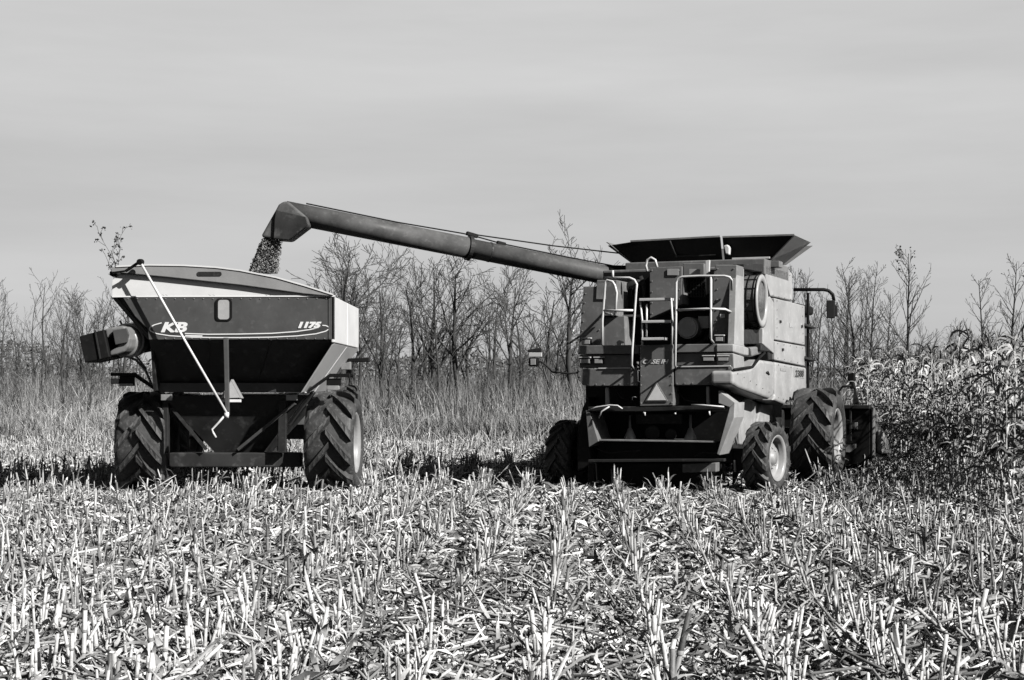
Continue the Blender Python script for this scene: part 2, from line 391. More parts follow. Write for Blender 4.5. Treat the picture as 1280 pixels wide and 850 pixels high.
for k_ in range(14):
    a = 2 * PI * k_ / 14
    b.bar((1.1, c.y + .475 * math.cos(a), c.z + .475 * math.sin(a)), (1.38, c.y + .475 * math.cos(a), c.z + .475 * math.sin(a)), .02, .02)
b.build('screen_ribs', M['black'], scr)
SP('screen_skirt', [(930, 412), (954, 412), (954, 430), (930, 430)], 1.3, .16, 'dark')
SP('upper_side_panel', [(956.5, 331), (990, 341), (991, 376), (963, 370), (957.5, 350)], 1.34, .2, 'litred', .02)
SP('side_strip', [(957.5, 372), (963, 370.6), (967.5, 378), (967.5, 442), (953.5, 430), (953.5, 411)], 1.37, .1, 'litred', .015)
SP('side_door', [(968.4, 372.5), (1006, 382), (1006, 431.5), (968.6, 424.7)], 1.39, .12, 'litred', .02, seg=3)
SP('side_door', [(968.6, 426.2), (1006.5, 433), (1007.5, 458), (968.6, 450)], 1.39, .12, 'litred', .02, seg=3)
SP('corner_block', [(917, 430), (930, 432.5), (936, 435), (936, 444.5), (930, 444), (917, 440)], 1.37, .3, 'litred', .02, seg=3)
SP('corner_block', [(917, 441.4), (930, 445.5), (931, 460), (918, 462)], 1.37, .3, 'litred', .02, seg=3)
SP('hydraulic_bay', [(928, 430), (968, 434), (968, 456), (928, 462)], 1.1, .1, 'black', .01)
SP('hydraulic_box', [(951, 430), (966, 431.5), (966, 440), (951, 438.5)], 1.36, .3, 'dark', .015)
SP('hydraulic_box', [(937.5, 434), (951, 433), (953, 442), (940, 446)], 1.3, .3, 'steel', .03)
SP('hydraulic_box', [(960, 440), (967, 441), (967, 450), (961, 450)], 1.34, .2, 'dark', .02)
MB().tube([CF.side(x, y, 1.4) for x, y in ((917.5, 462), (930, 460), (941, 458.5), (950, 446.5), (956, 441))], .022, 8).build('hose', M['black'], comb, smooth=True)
SP('cowl', [(917, 463.5), (917, 481), (925, 486), (962, 499), (966.5, 495), (968, 486), (968.5, 470), (968, 452), (950, 449.5), (938, 460), (931, 462)], 1.40, .4, 'litred', .06, seg=4)
cw = SP('cowl', [(969.8, 452.3), (1008, 459.5), (1008, 487), (997, 489), (990, 500), (981, 506), (967.5, 500.5), (969.3, 494)], 1.40, .4, 'litred', .05, seg=4)
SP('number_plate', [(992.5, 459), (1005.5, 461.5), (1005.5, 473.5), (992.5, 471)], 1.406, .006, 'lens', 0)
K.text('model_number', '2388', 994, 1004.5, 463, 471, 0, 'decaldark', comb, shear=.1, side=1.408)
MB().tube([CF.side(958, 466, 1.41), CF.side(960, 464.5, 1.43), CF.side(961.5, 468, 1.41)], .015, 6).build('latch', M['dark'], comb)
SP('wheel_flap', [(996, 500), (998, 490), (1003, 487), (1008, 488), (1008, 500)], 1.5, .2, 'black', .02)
SP('lower_side_panel', [(922, 504), (934, 497), (951, 505), (945, 532), (932, 556), (925, 556)], 1.03, .1, 'litred', .03)
SP('lower_side_panel', [(952, 505), (966, 504), (966, 530), (946, 530)], 1.08, .1, 'litred', .03)
# straw hood and spreader
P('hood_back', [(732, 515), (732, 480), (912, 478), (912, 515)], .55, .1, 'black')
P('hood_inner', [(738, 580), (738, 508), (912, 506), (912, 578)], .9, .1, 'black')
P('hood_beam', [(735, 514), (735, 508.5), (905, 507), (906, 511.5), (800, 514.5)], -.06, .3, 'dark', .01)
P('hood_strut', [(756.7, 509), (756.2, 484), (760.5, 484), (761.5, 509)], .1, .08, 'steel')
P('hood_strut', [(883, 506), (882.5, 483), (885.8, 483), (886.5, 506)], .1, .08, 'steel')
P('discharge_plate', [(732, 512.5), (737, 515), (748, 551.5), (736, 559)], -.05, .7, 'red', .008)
P('discharge_plate', [(912, 509.5), (918.5, 503), (917.6, 522), (899.5, 569), (896, 567.5)], -.05, .7, 'litred', .008)
P('discharge_flare', [(898, 488), (918.5, 503), (912, 509), (898, 504)], -.05, .3, 'litred', .008)
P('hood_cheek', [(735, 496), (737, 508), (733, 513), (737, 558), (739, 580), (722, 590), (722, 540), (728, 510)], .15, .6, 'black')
P('inner_crossplate', [(795, 530), (795, 517), (852, 517), (852, 530)], .6, .05, 'dark')
a, b_ = CF.rear(750, 549, .05), CF.rear(894, 549, .05)
MB().box(a.x, b_.x, .0, .7, a.z - .03, a.z).build('spreader_deck', M['steel'], comb, bevel=.006)
for px in (787.5, 863):
    q = CF.rear(px, 549, .3)
    m_ = MB(); n = 16
    pr = [(.11, .0), (.10, .04), (.04, .18), (.022, .2), (.022, .42), (.001, .42)]
    vs_ = [(q.x + r * math.cos(2 * PI * k_ / n), .3 + r * math.sin(2 * PI * k_ / n), q.z + z) for k_ in range(n) for r, z in pr]
    m_.add(vs_, [(k_ * 6 + i, k_ * 6 + i + 1, ((k_ + 1) % n) * 6 + i + 1, ((k_ + 1) % n) * 6 + i) for k_ in range(n) for i in range(5)])
    m_.build('spreader_cone', M['steel'], comb, smooth=True)
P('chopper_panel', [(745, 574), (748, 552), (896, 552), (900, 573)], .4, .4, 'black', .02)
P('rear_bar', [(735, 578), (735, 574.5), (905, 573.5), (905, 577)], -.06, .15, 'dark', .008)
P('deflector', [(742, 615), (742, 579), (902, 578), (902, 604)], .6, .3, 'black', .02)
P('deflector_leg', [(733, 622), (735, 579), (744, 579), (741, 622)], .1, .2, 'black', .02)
tb = P('tool_box', [(853, 591), (853, 580), (895, 578.5), (895, 590)], .25, .25, 'red', .012)
K.pipes('hydraulic_hose', [[(734, 514), (745, 509), (762, 506.5), (772, 507), (778, 511)], [(762, 508), (752, 514), (748.5, 523)],
                           [(864, 506), (880, 506.5), (905, 508.5)]], -.1, .013, 'rail')
K.pipes('bolt', [[(804, 516, -.12), (806, 516, -.12), (806, 519.5)], [(886.5, 514), (887, 519)], [(843, 517), (845, 517)]], -.12, .016, 'rail')
K.pipes('hook', [[(790.5, 500), (790.5, 496.5), (793, 496), (796, 497)]], -.05, .01, 'rail')
def rivets(fr, pts, ly, par, name='rivet_row', r=.014, side=None):
    m_ = MB()
    for x, y in pts:
        c_ = fr.rear(x, y, ly) if side is None else fr.side(x, y, side)
        d_ = Vector((0, -.012, 0)) if side is None else Vector((.012, 0, 0))
        m_.tube([c_ - d_ * .2, c_ + d_], [r, r * .8], 6)
    return m_.build(name, M['steel'], par)
def row(x0, y0, x1, y1, n): return [(x0 + (x1 - x0) * i / (n - 1), y0 + (y1 - y0) * i / (n - 1)) for i in range(n)]
P('lit_panel_edge', [(748, 461), (748, 459.6), (788, 459.2), (788, 460.6)], -.045, .03, 'rail', 0)  # pale strips painting the sunlit glint on the panels' top edges
P('lit_panel_edge', [(846, 459), (846, 457.4), (913, 456.4), (913, 458)], -.045, .03, 'rail', 0)
rivets(CF, row(724.5, 463.5, 725.5, 478, 3) + row(735, 480.5, 795, 480, 7) + row(846, 479.5, 895, 478, 6) + [(911, 460), (913, 463.5)], -.03, comb)
rivets(CF, row(801.5, 436, 801.5, 504, 7) + row(839, 435, 839.6, 503, 7), -.07, cp)
rivets(CF, row(732, 367, 727, 425, 6) + row(749, 399, 749, 426, 3), .2, comb)
rivets(CF, row(897, 336, 895, 426, 8) + row(917, 336, 914, 426, 8), .22, comb)
rivets(CF, row(815, 338, 815, 392, 5) + row(849, 338, 849, 374, 4), .42, comb)
rivets(CF, row(960, 335, 987, 344, 5) + row(966, 369, 988, 374, 4), 0, comb, side=1.34)
rivets(CF, row(971, 376, 971, 421, 5) + row(1003, 384, 1003.5, 428, 5) + row(972, 429.5, 1003, 435, 5) + row(972, 447.5, 1005, 455, 5), 0, comb, side=1.39)
rivets(CF, row(922, 467, 961, 490, 6) + row(973, 456, 1004, 462, 5) + row(973, 497, 985, 501, 3), 0, comb, side=1.40)
for x, y in ((975, 402), (1002, 408), (978, 437)):
    c_ = CF.side(x, y, 1.39); MB().box(1.39, 1.415, c_.y - .05, c_.y + .05, c_.z - .025, c_.z + .025).build('door_latch', M['dark'], comb, bevel=.006)
for q in ((987, 992, 404, 409), (976, 983, 460, 463.5)):
    SP('decal_plate', [(q[0], q[2]), (q[1], q[2] + .8), (q[1], q[3] + .8), (q[0], q[3])], 1.408 if q[0] < 980 else 1.396, .004, 'lens', 0)
gr = MB()
for i in range(9):
    a, b_ = CF.rear(853.5 + i * 3.4, 371, .78), CF.rear(853.5 + i * 3.4, 346, .78); gr.bar(a, b_, .02, .02)
for i in range(6):
    a, b_ = CF.rear(853, 348 + i * 4.6, .77), CF.rear(882, 348 + i * 4.6, .77); gr.bar(a, b_, .012, .012)
gr.build('radiator_grille', M['dark'], comb)
P('belt_guard', [(846, 389), (846, 386), (889, 385), (889, 388.5)], .7, .2, 'dark', .01)
P('belt_guard', [(771, 397), (771, 394), (803, 393), (803, 396)], .5, .2, 'red', .01)
for px, py, rr in ((815, 541, .13), (838, 543, .1)):
    c_ = CF.rear(px, py, .5); n = 20
    MB().prism([(c_.x + rr * math.cos(2 * PI * i / n), .5, c_.z + rr * math.sin(2 * PI * i / n)) for i in range(n)], (0, .06, 0)).build('pulley', M['dark'], comb, bevel=.012)
for h_ in ([(770, 486), (776, 497), (790, 502)], [(846, 488), (856, 500), (872, 503)], [(905, 560), (893, 566), (880, 565), (868, 570)], [(745, 560), (760, 566), (800, 563)]): K.pipe('hydraulic_hose', h_, .2, .012, 'dark')
# axles and wheels
MB().box(-1.85, 1.7, .85, 1.15, .52, .78).build('rear_axle', M['dark'], comb, bevel=.03)
MB().box(-1.5, 1.5, 4.5, 4.95, .65, 1.05).build('front_axle', M['dark'], comb, bevel=.03)
P('steering_arm', [(915, 606), (915, 563), (938, 563), (938, 580), (922, 590)], .8, .2, 'black', .02)
K.pipes('steering_rod', [[(904, 566), (918, 552), (914, 530)], [(918, 575), (919, 590)], [(922, 556), (912, 520)]], .6, .022, 'steel')
wheel(comb, (1.70, 1.0, .62), .63, .47, .37, 14, .055, R(-9), 1)
wheel(comb, (-1.88, 1.0, .62), .63, .5, .37, 14, .055, R(-9), -1)
wheel(comb, (1.97, 4.35, .90), .93, .82, .50, 13, .085, 0, 1)
wheel(comb, (-1.86, 4.7, .87), .90, .82, .50, 13, .085, 0, -1)
# grain tank and its flared extension
MB().box(-1.34, 1.34, 2.5, 4.6, 3.9, 4.2).build('grain_tank', M['red'], comb, bevel=.02)
z0, z1, zf = CF.rear(860, 328, 3.).z, CF.rear(860, 300, 3.).z, CF.rear(860, 301.5, 3.).z
def shell(pts, th=.03): return MB().prism(pts, (0, th, 0))
lo, hi, ya, yb, yc, yd = 1.35, 1.83, 3.0, 4.3, 2.82, 4.5
ex = shell([(-lo, ya, z0), (.42, ya, z0), (.42, yc, z1 + .02), (-hi + .55, yc, z1 - .01), (-hi, yc + .1, z1 - .06)], .03).build('tank_extension', M['black'], comb, bevel=.006)
ex2 = shell([(.45, ya + .05, z0), (lo, ya + .05, z0), (hi - .02, yc + .05, z1), (.45, yc + .05, z1 + .01)], .03).build('tank_extension', M['black'], comb, bevel=.006)
MB().prism([(lo, ya, z0), (hi, yc, z1), (hi + .06, yc + 1.2, z1 - .03), (lo, yc + 1.2, z0 - .02)], (-.03, 0, 0)).build('extension_wing', M['litred'], comb, bevel=.006)
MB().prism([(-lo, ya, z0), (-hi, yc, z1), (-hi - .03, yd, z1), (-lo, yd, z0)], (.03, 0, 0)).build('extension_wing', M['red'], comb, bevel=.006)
MB().prism([(-lo, yd - .2, z0), (lo, yd - .2, z0), (hi, yd, z1 - .05), (-hi, yd, z1 - .05)], (0, .03, 0)).build('extension_wing', M['red'], comb, bevel=.006)
MB().bar((-hi + .5, yc - .01, z1 + .0), (.42, yc - .01, z1 + .03), .03, .03).bar((.46, yc + .03, z1 + .02), (hi - .02, yc + .03, z1 + .01), .03, .03).build('extension_rim', M['steel'], ex)
MB().bar((.62, ya - .04, z0 + .04), (lo - .02, ya - .04, z0 + .04), .05, .035).build('extension_hinge', M['rail'], ex2)
MB().box(.3, 1.5, ya - .02, ya + .3, z0 - .14, z0 - .02).build('tank_flange', M['red'], comb, bevel=.01)
b = MB().bar((-.55, yc - .02, z1 - .02), (-.45, ya - .05, z0 + .1), .03, .03).bar((-.5, ya - .04, z0 + .12), (.3, ya - .04, z0 + .13), .03, .03)
b.build('extension_stiffener', M['dark'], ex)
P('hinge_bracket', [(906.5, 317.5), (904, 307), (909, 305.5), (912, 309), (911.5, 318.5)], 2.75, .12, 'rail', .02)
# cab
cb_ = MB().box(-1.0, 1.2, 6.0, 7.2, 1.9, 3.35).build('cab', M['dark'], comb, bevel=.03)
MB().box(-.95, 1.215, 6.1, 7.25, 2.9, 3.3).build('window', M['glass'], cb_, bevel=.01)
MB().box(-1.1, 1.3, 5.9, 7.4, 3.36, 3.55).build('roof', M['black'], cb_, bevel=.05)
MB().tube([at(x, y, 31.2) and CF.local(at(x, y, 31.2)) for x, y in ((992, 362), (1030, 362), (1036, 363.5), (1041, 368), (1042.5, 376))], .035, 8).build('mirror_arm', M['black'], comb, smooth=True)
b = MB().prism([CF.local(at(x, y, 31.15)) for x, y in ((1033, 375.5), (1043, 375), (1043, 397.5), (1033, 397.5))], (0, .1, 0)).prism([CF.local(at(x, y, 31.3)) for x, y in ((1043, 381), (1046.5, 382), (1046.5, 395), (1043, 396))], (0, .05, 0))
b.build('mirror', M['black'], comb, bevel=.015)
MB().tube([CF.local(at(1010, y, 31.1)) for y in (366, 400, 440, 500)], .03, 8).build('cab_post', M['black'], comb)
for y in (409, 450):
    MB().tube([CF.local(at(1005, y - 2, 31.0)), CF.local(at(1012, y, 31.0)), CF.local(at(1021, y + 1, 31.0))], [.06, .045, .005], 6).build('cab_step', M['black'], comb)
# warning lamp on its arm, left
K.pipe('lamp_arm', [(724, 465.5), (712, 467), (702, 466), (690, 465), (683, 457), (676, 452), (671, 452.5)], .0, .016, 'dark')
P('warning_lamp', [(660.5, 458), (660, 447), (670, 446.5), (671.5, 449), (671, 456), (669, 458)], -.1, .12, 'black', .02)
P('lens', [(663, 456.5), (662.8, 448.6), (669.4, 448.4), (669.4, 456)], -.115, .012, 'lens', .006)
P('marker_plate', [(661, 445.8), (661, 440.8), (677, 440.8), (677, 445.8)], -.08, .02, 'decal', .003)
P('marker_plate', [(659, 440.4), (660, 437), (676, 434.5), (677, 440.4)], -.04, .02, 'dark', .003)
# unloading auger
A0, A1 = Vector((2.35, 29.75, 3.93)), at(357, 265, 27.35)
la = CF.local
j = A0.lerp(A1, .513)
au = MB().tube([la(A0), la(A0.lerp(A1, .1)), la(A0.lerp(A1, .5))], .185, 28).build('unloading_auger', M['augerred'], comb, smooth=True)
MB().tube([la(A0.lerp(A1, .495)), la(A1)], .2, 28).build('auger_tube', M['augerred'], au, smooth=True)
MB().tube([la(A0.lerp(A1, .487)), la(A0.lerp(A1, .497))], .235, 28).build('auger_collar', M['dark'], au, smooth=False)
MB().tube([la(A0.lerp(A1, .43)), la(A0.lerp(A1, .434))], .192, 28).build('auger_band', M['dark'], au)
MB().tube([la(A0 + Vector((.75, .25, -.9))), la(A0 + Vector((.55, .15, -.2))), la(A0 + Vector((.25, .0, .05))), la(A0.lerp(A1, .08))], [.3, .28, .24, .2], 20).build('auger_elbow', M['black'], au, smooth=True)
ax = (A1 - A0).normalized(); up = Vector((0, 0, 1)); up = (up - ax * up.dot(ax)).normalized()
def along(t, o, s_=0): return la(A0.lerp(A1, t) + up * o + ax.cross(up) * s_)
MB().tube([along(.0, .5), along(.25, .36), along(.49, .27)], .014, 6).build('brace_cable', M['black'], au)
MB().tube([along(.02, .21), along(.2, .2), along(.4, .205), along(.49, .25), along(.52, .25), along(.7, .215), along(.95, .225)], .014, 6).build('hydraulic_line', M['black'], au)
MB().bar(along(.472, .25), along(.505, .27), .09, .07).build('clamp', M['black'], au, bevel=.01)
MB().bar(along(.39, .2), along(.415, .21), .08, .07).build('clamp', M['black'], au, bevel=.01)
sp_pts = [(344.5, 262), (348, 255.5), (354, 251.5), (360, 251.5), (383, 271), (385.5, 281.5), (361, 300.2), (345, 299), (329, 296.6), (326, 295)]
q = [la(at(x, y, 27.12)) for x, y in sp_pts]
d_ = CF.local(Vector((CF.o.x, CF.o.y, 0)) + Vector((.02, .46, 0)))
MB().prism(q, d_).build('spout', M['augerred'], au, bevel=.04, seg=3)
MB().prism([la(at(x, y, 27.06)) for x, y in ((345, 262), (382, 271), (385, 281), (361, 299.5), (342, 298), (343, 275))], la(Vector((CF.o.x, CF.o.y, 0)) + Vector((0, .05, 0)))).build('spout_flap', M['under'], au, bevel=.01)
# corn head
hw = 2.5
hd = MB().prism([(-hw, 7.3, .2), (-hw, 7.3, 1.42), (-hw, 7.5, 1.46), (-hw, 7.9, .9), (-hw, 9.0, .25)], (2 * hw, 0, 0)).build('corn_head', M['black'], comb, bevel=.02)
MB().box(-.7, .7, 5.8, 7.3, .6, 1.35).build('feeder_house', M['dark'], hd, bevel=.03)
MB().bar((-hw, 7.25, 1.42), (hw, 7.25, 1.42), .1, .08).bar((2.1, 7.24, .7), (2.1, 7.24, 1.4), .05, .04).build('frame_beam', M['dark'], hd, bevel=.01)
for sgn in (-1, 1):
    x = sgn * (hw + .02)
    MB().prism([(x, 7.3, .25), (x, 7.3, 1.42), (x, 7.6, 1.35), (x, 8.6, .75), (x, 9.3, .3)], (sgn * .06, 0, 0)).build('end_shield', M['red'], hd, bevel=.02)
    MB().prism([(x + sgn * .07, 7.5, .45), (x + sgn * .07, 7.5, .95), (x + sgn * .07, 8.4, .7), (x + sgn * .07, 9.0, .35)], (sgn * .14, 0, 0)).build('end_shield', M['litred'], hd, bevel=.05)
for k_ in range(7):
    x = -hw + k_ * 2 * hw / 6
    MB().loft([(x - .2, 8.5, .35), (x + .2, 8.5, .35), (x + .13, 8.6, .8), (x - .13, 8.6, .8)], [(x - .03, 10.2, .16), (x + .03, 10.2, .16), (x + .02, 10.2, .22), (x - .02, 10.2, .22)]).build('row_divider', M['red'], hd, bevel=.02)
for pts, mt in (([(1068, 528), (1068, 537), (1072, 537), (1072, 528)], 'steel'), ([(1061, 528.5), (1061, 536), (1067, 536), (1067, 528.5)], 'dark'), ([(1057, 565), (1057, 556), (1070, 555), (1070, 560), (1062, 565.5)], 'steel')):
    MB().prism([CF.rear(x, y, 7.27) for x, y in pts], (0, .025, 0)).build('head_plate', M[mt], hd, bevel=.004)
MB().tube([CF.rear(x, y, 7.2) for x, y in ((1051, 517), (1048.5, 500), (1049, 489), (1053, 483.5), (1064, 482))], .025, 8).tube([CF.rear(x, y, 7.2) for x, y in ((1051, 519), (1056, 525), (1062, 526))], .018, 8).build('head_hose', M['black'], hd, smooth=True)
MB().prism([CF.rear(x, y, 7.3) for x, y in ((1066, 506), (1067, 484), (1069, 484), (1074, 506))], (0, .1, 0)).build('lamp_mast', M['dark'], hd)
MB().prism([CF.rear(x, y, 7.2) for x, y in ((1059.5, 476), (1059.5, 467), (1068, 466), (1068, 476))], (0, .16, 0)).prism([CF.rear(x, y, 7.25) for x, y in ((1062, 486), (1061, 477), (1067, 477), (1069, 486))], (0, .12, 0)).build('head_lamp', M['black'], hd, bevel=.02)

# ================================================================== GRAIN CART
GX = (279 - 640) / F * 25
GF = Frame(GX, 25., 0)
cart = tag(empty('grain_cart', (GX, 25., 0)), 'big grain cart with KB 1175 lettering and white top band, filled from the auger', 'grain cart')
G = Kit(GF, cart)
rw = G.plate('rear_wall', [(153, 371.2), (418, 370.6), (418, 424.5), (186, 424.5), (184.5, 411), (169, 395.5)], 0, .05, 'cartred', .006)
G.plate('rear_flange', [(139.8, 372), (157, 371.5), (192, 424), (184, 424), (177, 415)], .16, .05, 'cartred', .006)
G.plate('white_band', [(140, 371), (140, 350.5), (148, 344.5), (153, 338), (260, 340), (418, 368.6), (418, 370.2)], .03, .05, 'white', .004)
G.plate('band_trim', [(140, 371.6), (140, 370), (418, 369.2), (418, 371)], -.012, .04, 'decal', .003)
G.plate('corner_trim', [(410.6, 424), (410.6, 371.5), (412, 371.5), (412, 424)], -.012, .01, 'cartred', .002)
cap = G.plate('tarp_end_cap', [(139, 340), (139, 337), (141, 333.6), (172, 332), (186, 331.4), (230, 332), (270, 334.5), (300, 338.3), (345, 347), (380, 357), (417, 368.5), (412, 370), (380, 367), (300, 356), (210, 346.3), (153, 341)], -.05, .07, 'tarp', .01)
def arc(pts, w, d, name, mat, ly, par):                 # a ribbon of given half-width along a line, lying on the wall
    q = [GF.rear(x, y, ly) for x, y in pts]; m_ = MB(); vs_ = []
    for i, p in enumerate(q):
        t = (q[min(i + 1, len(q) - 1)] - q[max(i - 1, 0)]).normalized(); n = Vector((-t.z, 0, t.x))
        vs_ += [p + n * w, p - n * w, p - n * w + Vector((0, d, 0)), p + n * w + Vector((0, d, 0))]
    n = len(q); fs = [(i * 4 + k_, i * 4 + (k_ + 1) % 4, i * 4 + 4 + (k_ + 1) % 4, i * 4 + 4 + k_) for i in range(n - 1) for k_ in range(4)] + [(0, 1, 2, 3), (n * 4 - 4, n * 4 - 3, n * 4 - 2, n * 4 - 1)]
    return m_.add(vs_, fs).build(name, M[mat], par)
arc([(145, 333), (172, 331.6), (186, 331), (230, 331.6), (270, 334), (300, 337.8), (345, 346.6), (380, 356.6), (416, 368)], .012, .1, 'cap_edge', 'white', -.065, cap)
def swoosh(t):                                          # upper and lower strokes of the decal
    pass
upper = [(202, 403.5), (193, 406), (187.5, 409), (186.8, 411.5)]
low = [(186.8, 411.5), (188.5, 414), (196, 417), (212, 419.6), (240, 421.4), (270, 421.9), (300, 422), (340, 421.4), (372, 419.8), (395, 417.2), (407, 414), (411.5, 411), (410.5, 408.5), (407.5, 407), (403, 406.6)]
top = [(231, 416.8), (260, 417.8), (300, 417.5), (340, 416.6), (370, 414.4), (388, 411.8), (398, 409.4)]
from itertools import chain
G.plate('decal_field', [(203, 404.6), (194, 407), (189, 410), (189.5, 413.5), (197, 416.2), (213, 418.8), (240, 420.6), (300, 421.2), (340, 420.6), (372, 419), (394, 416.5), (406, 413.4), (410, 411), (408, 408.6), (400, 409.4), (388, 412.4), (370, 415), (340, 417.2), (300, 418.1), (260, 418.4), (231, 417.4), (215, 412)], -.004, .003, 'decaldark', 0, parent=rw)
for l_ in (upper, low, top): arc(l_, .0085, .003, 'decal_stroke', 'decal', -.009, rw)
G.text('lettering', 'KB', 201, 234.5, 402.6, 415.4, -.0075, 'decal', rw, shear=.28, bold=.045)
G.text('lettering', '1175', 372.5, 402, 402.2, 410.4, -.0075, 'decal', rw, shear=.28, bold=.075)
arc([(231.5, 419.7), (253, 420.3)], .014, .003, 'decal_stroke', 'decal', -.009, rw)
n = 5
def rrect(x0, x1, y0, y1, r, k_=4):
    o = []
    for cx, cy, a0 in ((x1 - r, y0 + r, -90), (x1 - r, y1 - r, 0), (x0 + r, y1 - r, 90), (x0 + r, y0 + r, 180)):
        for i in range(k_ + 1):
            a = R(a0 + 90 * i / k_); o.append((cx + r * math.cos(a), cy + r * math.sin(a)))
    return o
wf = G.plate('window', rrect(269, 290, 373, 401, 5), -.02, .018, 'black', .003)
G.plate('pane', rrect(272.5, 286.5, 374.8, 399.2, 3.4), -.026, .005, 'lens', 0, parent=wf)
G.plate('badge', rrect(246, 277, 339.6, 345.2, 2.5), -.06, .009, 'dark', .002, parent=cap)
for px in (204, 208, 262, 267, 333, 338): G.pipe('rivet', [(px, 369), (px + .1, 368.8)], -.0, .02, 'black')
# hopper walls
lx, ztop, zb = GF.rear(418, 370.6, 0).x, GF.rear(418, 370.6, 0).z, GF.rear(418, 428, 0).z
lb, z2 = GF.rear(383, 490, .9).x, GF.rear(383, 490, .9).z
ll, zl = GF.rear(140, 372, 0).x, GF.rear(140, 372, 0).z
lm, zm = GF.rear(186, 424, 0).x, GF.rear(186, 424, 0).z
l2 = GF.rear(197, 490, .9).x
for y0, y1 in ((.0, 1.92), (2.02, 4.0)):
    s0 = MB().prism([(lx, y0, ztop), (lx, y1, ztop), (lx, y1, zb), (lx, y0, zb)], (-.05, 0, 0)).build('side_wall', M['white'], cart, bevel=.012)
    yk0, yk1 = (.45, 1.92) if y0 < 1 else (2.02, 3.6)
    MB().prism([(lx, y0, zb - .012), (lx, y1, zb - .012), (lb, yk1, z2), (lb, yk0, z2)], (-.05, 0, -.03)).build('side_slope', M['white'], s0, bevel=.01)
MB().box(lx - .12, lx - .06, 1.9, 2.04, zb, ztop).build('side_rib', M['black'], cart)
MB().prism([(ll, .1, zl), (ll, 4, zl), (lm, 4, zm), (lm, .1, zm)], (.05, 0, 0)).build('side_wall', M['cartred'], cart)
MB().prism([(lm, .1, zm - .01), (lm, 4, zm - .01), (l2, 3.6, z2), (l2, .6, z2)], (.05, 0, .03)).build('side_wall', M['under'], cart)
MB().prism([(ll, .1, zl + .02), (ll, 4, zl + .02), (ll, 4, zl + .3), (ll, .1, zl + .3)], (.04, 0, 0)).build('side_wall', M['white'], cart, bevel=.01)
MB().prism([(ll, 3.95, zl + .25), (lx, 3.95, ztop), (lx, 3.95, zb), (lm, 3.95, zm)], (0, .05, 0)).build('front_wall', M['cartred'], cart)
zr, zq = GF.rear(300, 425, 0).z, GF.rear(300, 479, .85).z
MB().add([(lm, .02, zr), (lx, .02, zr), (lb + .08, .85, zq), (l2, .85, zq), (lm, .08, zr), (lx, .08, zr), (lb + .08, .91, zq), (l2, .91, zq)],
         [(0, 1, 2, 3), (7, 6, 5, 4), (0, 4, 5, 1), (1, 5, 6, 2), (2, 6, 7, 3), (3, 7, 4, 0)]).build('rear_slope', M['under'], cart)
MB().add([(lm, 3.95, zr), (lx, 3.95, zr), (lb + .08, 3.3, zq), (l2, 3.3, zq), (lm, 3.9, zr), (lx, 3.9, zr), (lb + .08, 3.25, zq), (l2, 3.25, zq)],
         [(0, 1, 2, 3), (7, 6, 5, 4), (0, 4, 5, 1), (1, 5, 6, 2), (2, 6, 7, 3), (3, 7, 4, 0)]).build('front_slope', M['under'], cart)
for fx in (.33, .66):
    xa, xb = lm + (lx - lm) * fx, l2 + (lb + .08 - l2) * fx
    MB().bar((xa, .005, zr), (xb, .835, zq), .018, .012).build('weld_seam', M['under'], cart)
rivets(GF, row(160, 373.5, 408, 373, 22) + row(196, 422.8, 262, 423, 7) + row(300, 423, 406, 423, 10), 0, rw, r=.011)
rb = G.plate('rear_beam', [(197, 490.3), (194, 478.5), (389, 478.5), (384, 490.3)], .8, .3, 'cartred', .01)
arc([(230, 490.8), (340, 491), (383, 490.5)], .008, .03, 'beam_edge', 'decal', .78, rb)
G.plate('torn_decal', [(334, 490), (345, 486), (345.5, 489.8)], .79, .006, 'decal', 0)
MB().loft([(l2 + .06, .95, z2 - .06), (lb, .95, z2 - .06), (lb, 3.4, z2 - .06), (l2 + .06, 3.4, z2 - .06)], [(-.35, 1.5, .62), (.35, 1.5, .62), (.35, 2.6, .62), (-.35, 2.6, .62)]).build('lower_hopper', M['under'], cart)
G.plate('axle_beam', [(211, 584), (211, 566), (376, 566), (376, 584)], 1.2, .3, 'under', .02)
G.plate('frame_leg', [(347, 566), (348, 494), (358, 494), (357, 566)], 1.0, .14, 'dark', .01)
G.plate('frame_leg', [(202, 566), (203, 494), (210, 494), (210, 566)], 1.0, .14, 'dark', .01)
MB().bar(GF.rear(298, 562, 1.15), GF.rear(369, 504, .95), .08, .05).build('frame_brace', M['cartred'], cart)
MB().bar(GF.rear(258, 562, 1.15), GF.rear(215, 510, 1.1), .08, .05).build('frame_brace', M['dark'], cart)
MB().bar(GF.rear(362, 530, 1.3), GF.rear(392, 490, 1.0), .07, .05).build('frame_brace', M['cartred'], cart)
for q in ((201, 214.5, 493, 500.5), (357.5, 371.5, 493.5, 500.5)):
    G.plate('reflector', [(q[0], q[3]), (q[0], q[2]), (q[1], q[2]), (q[1], q[3])], .74, .05, 'steel', .006)
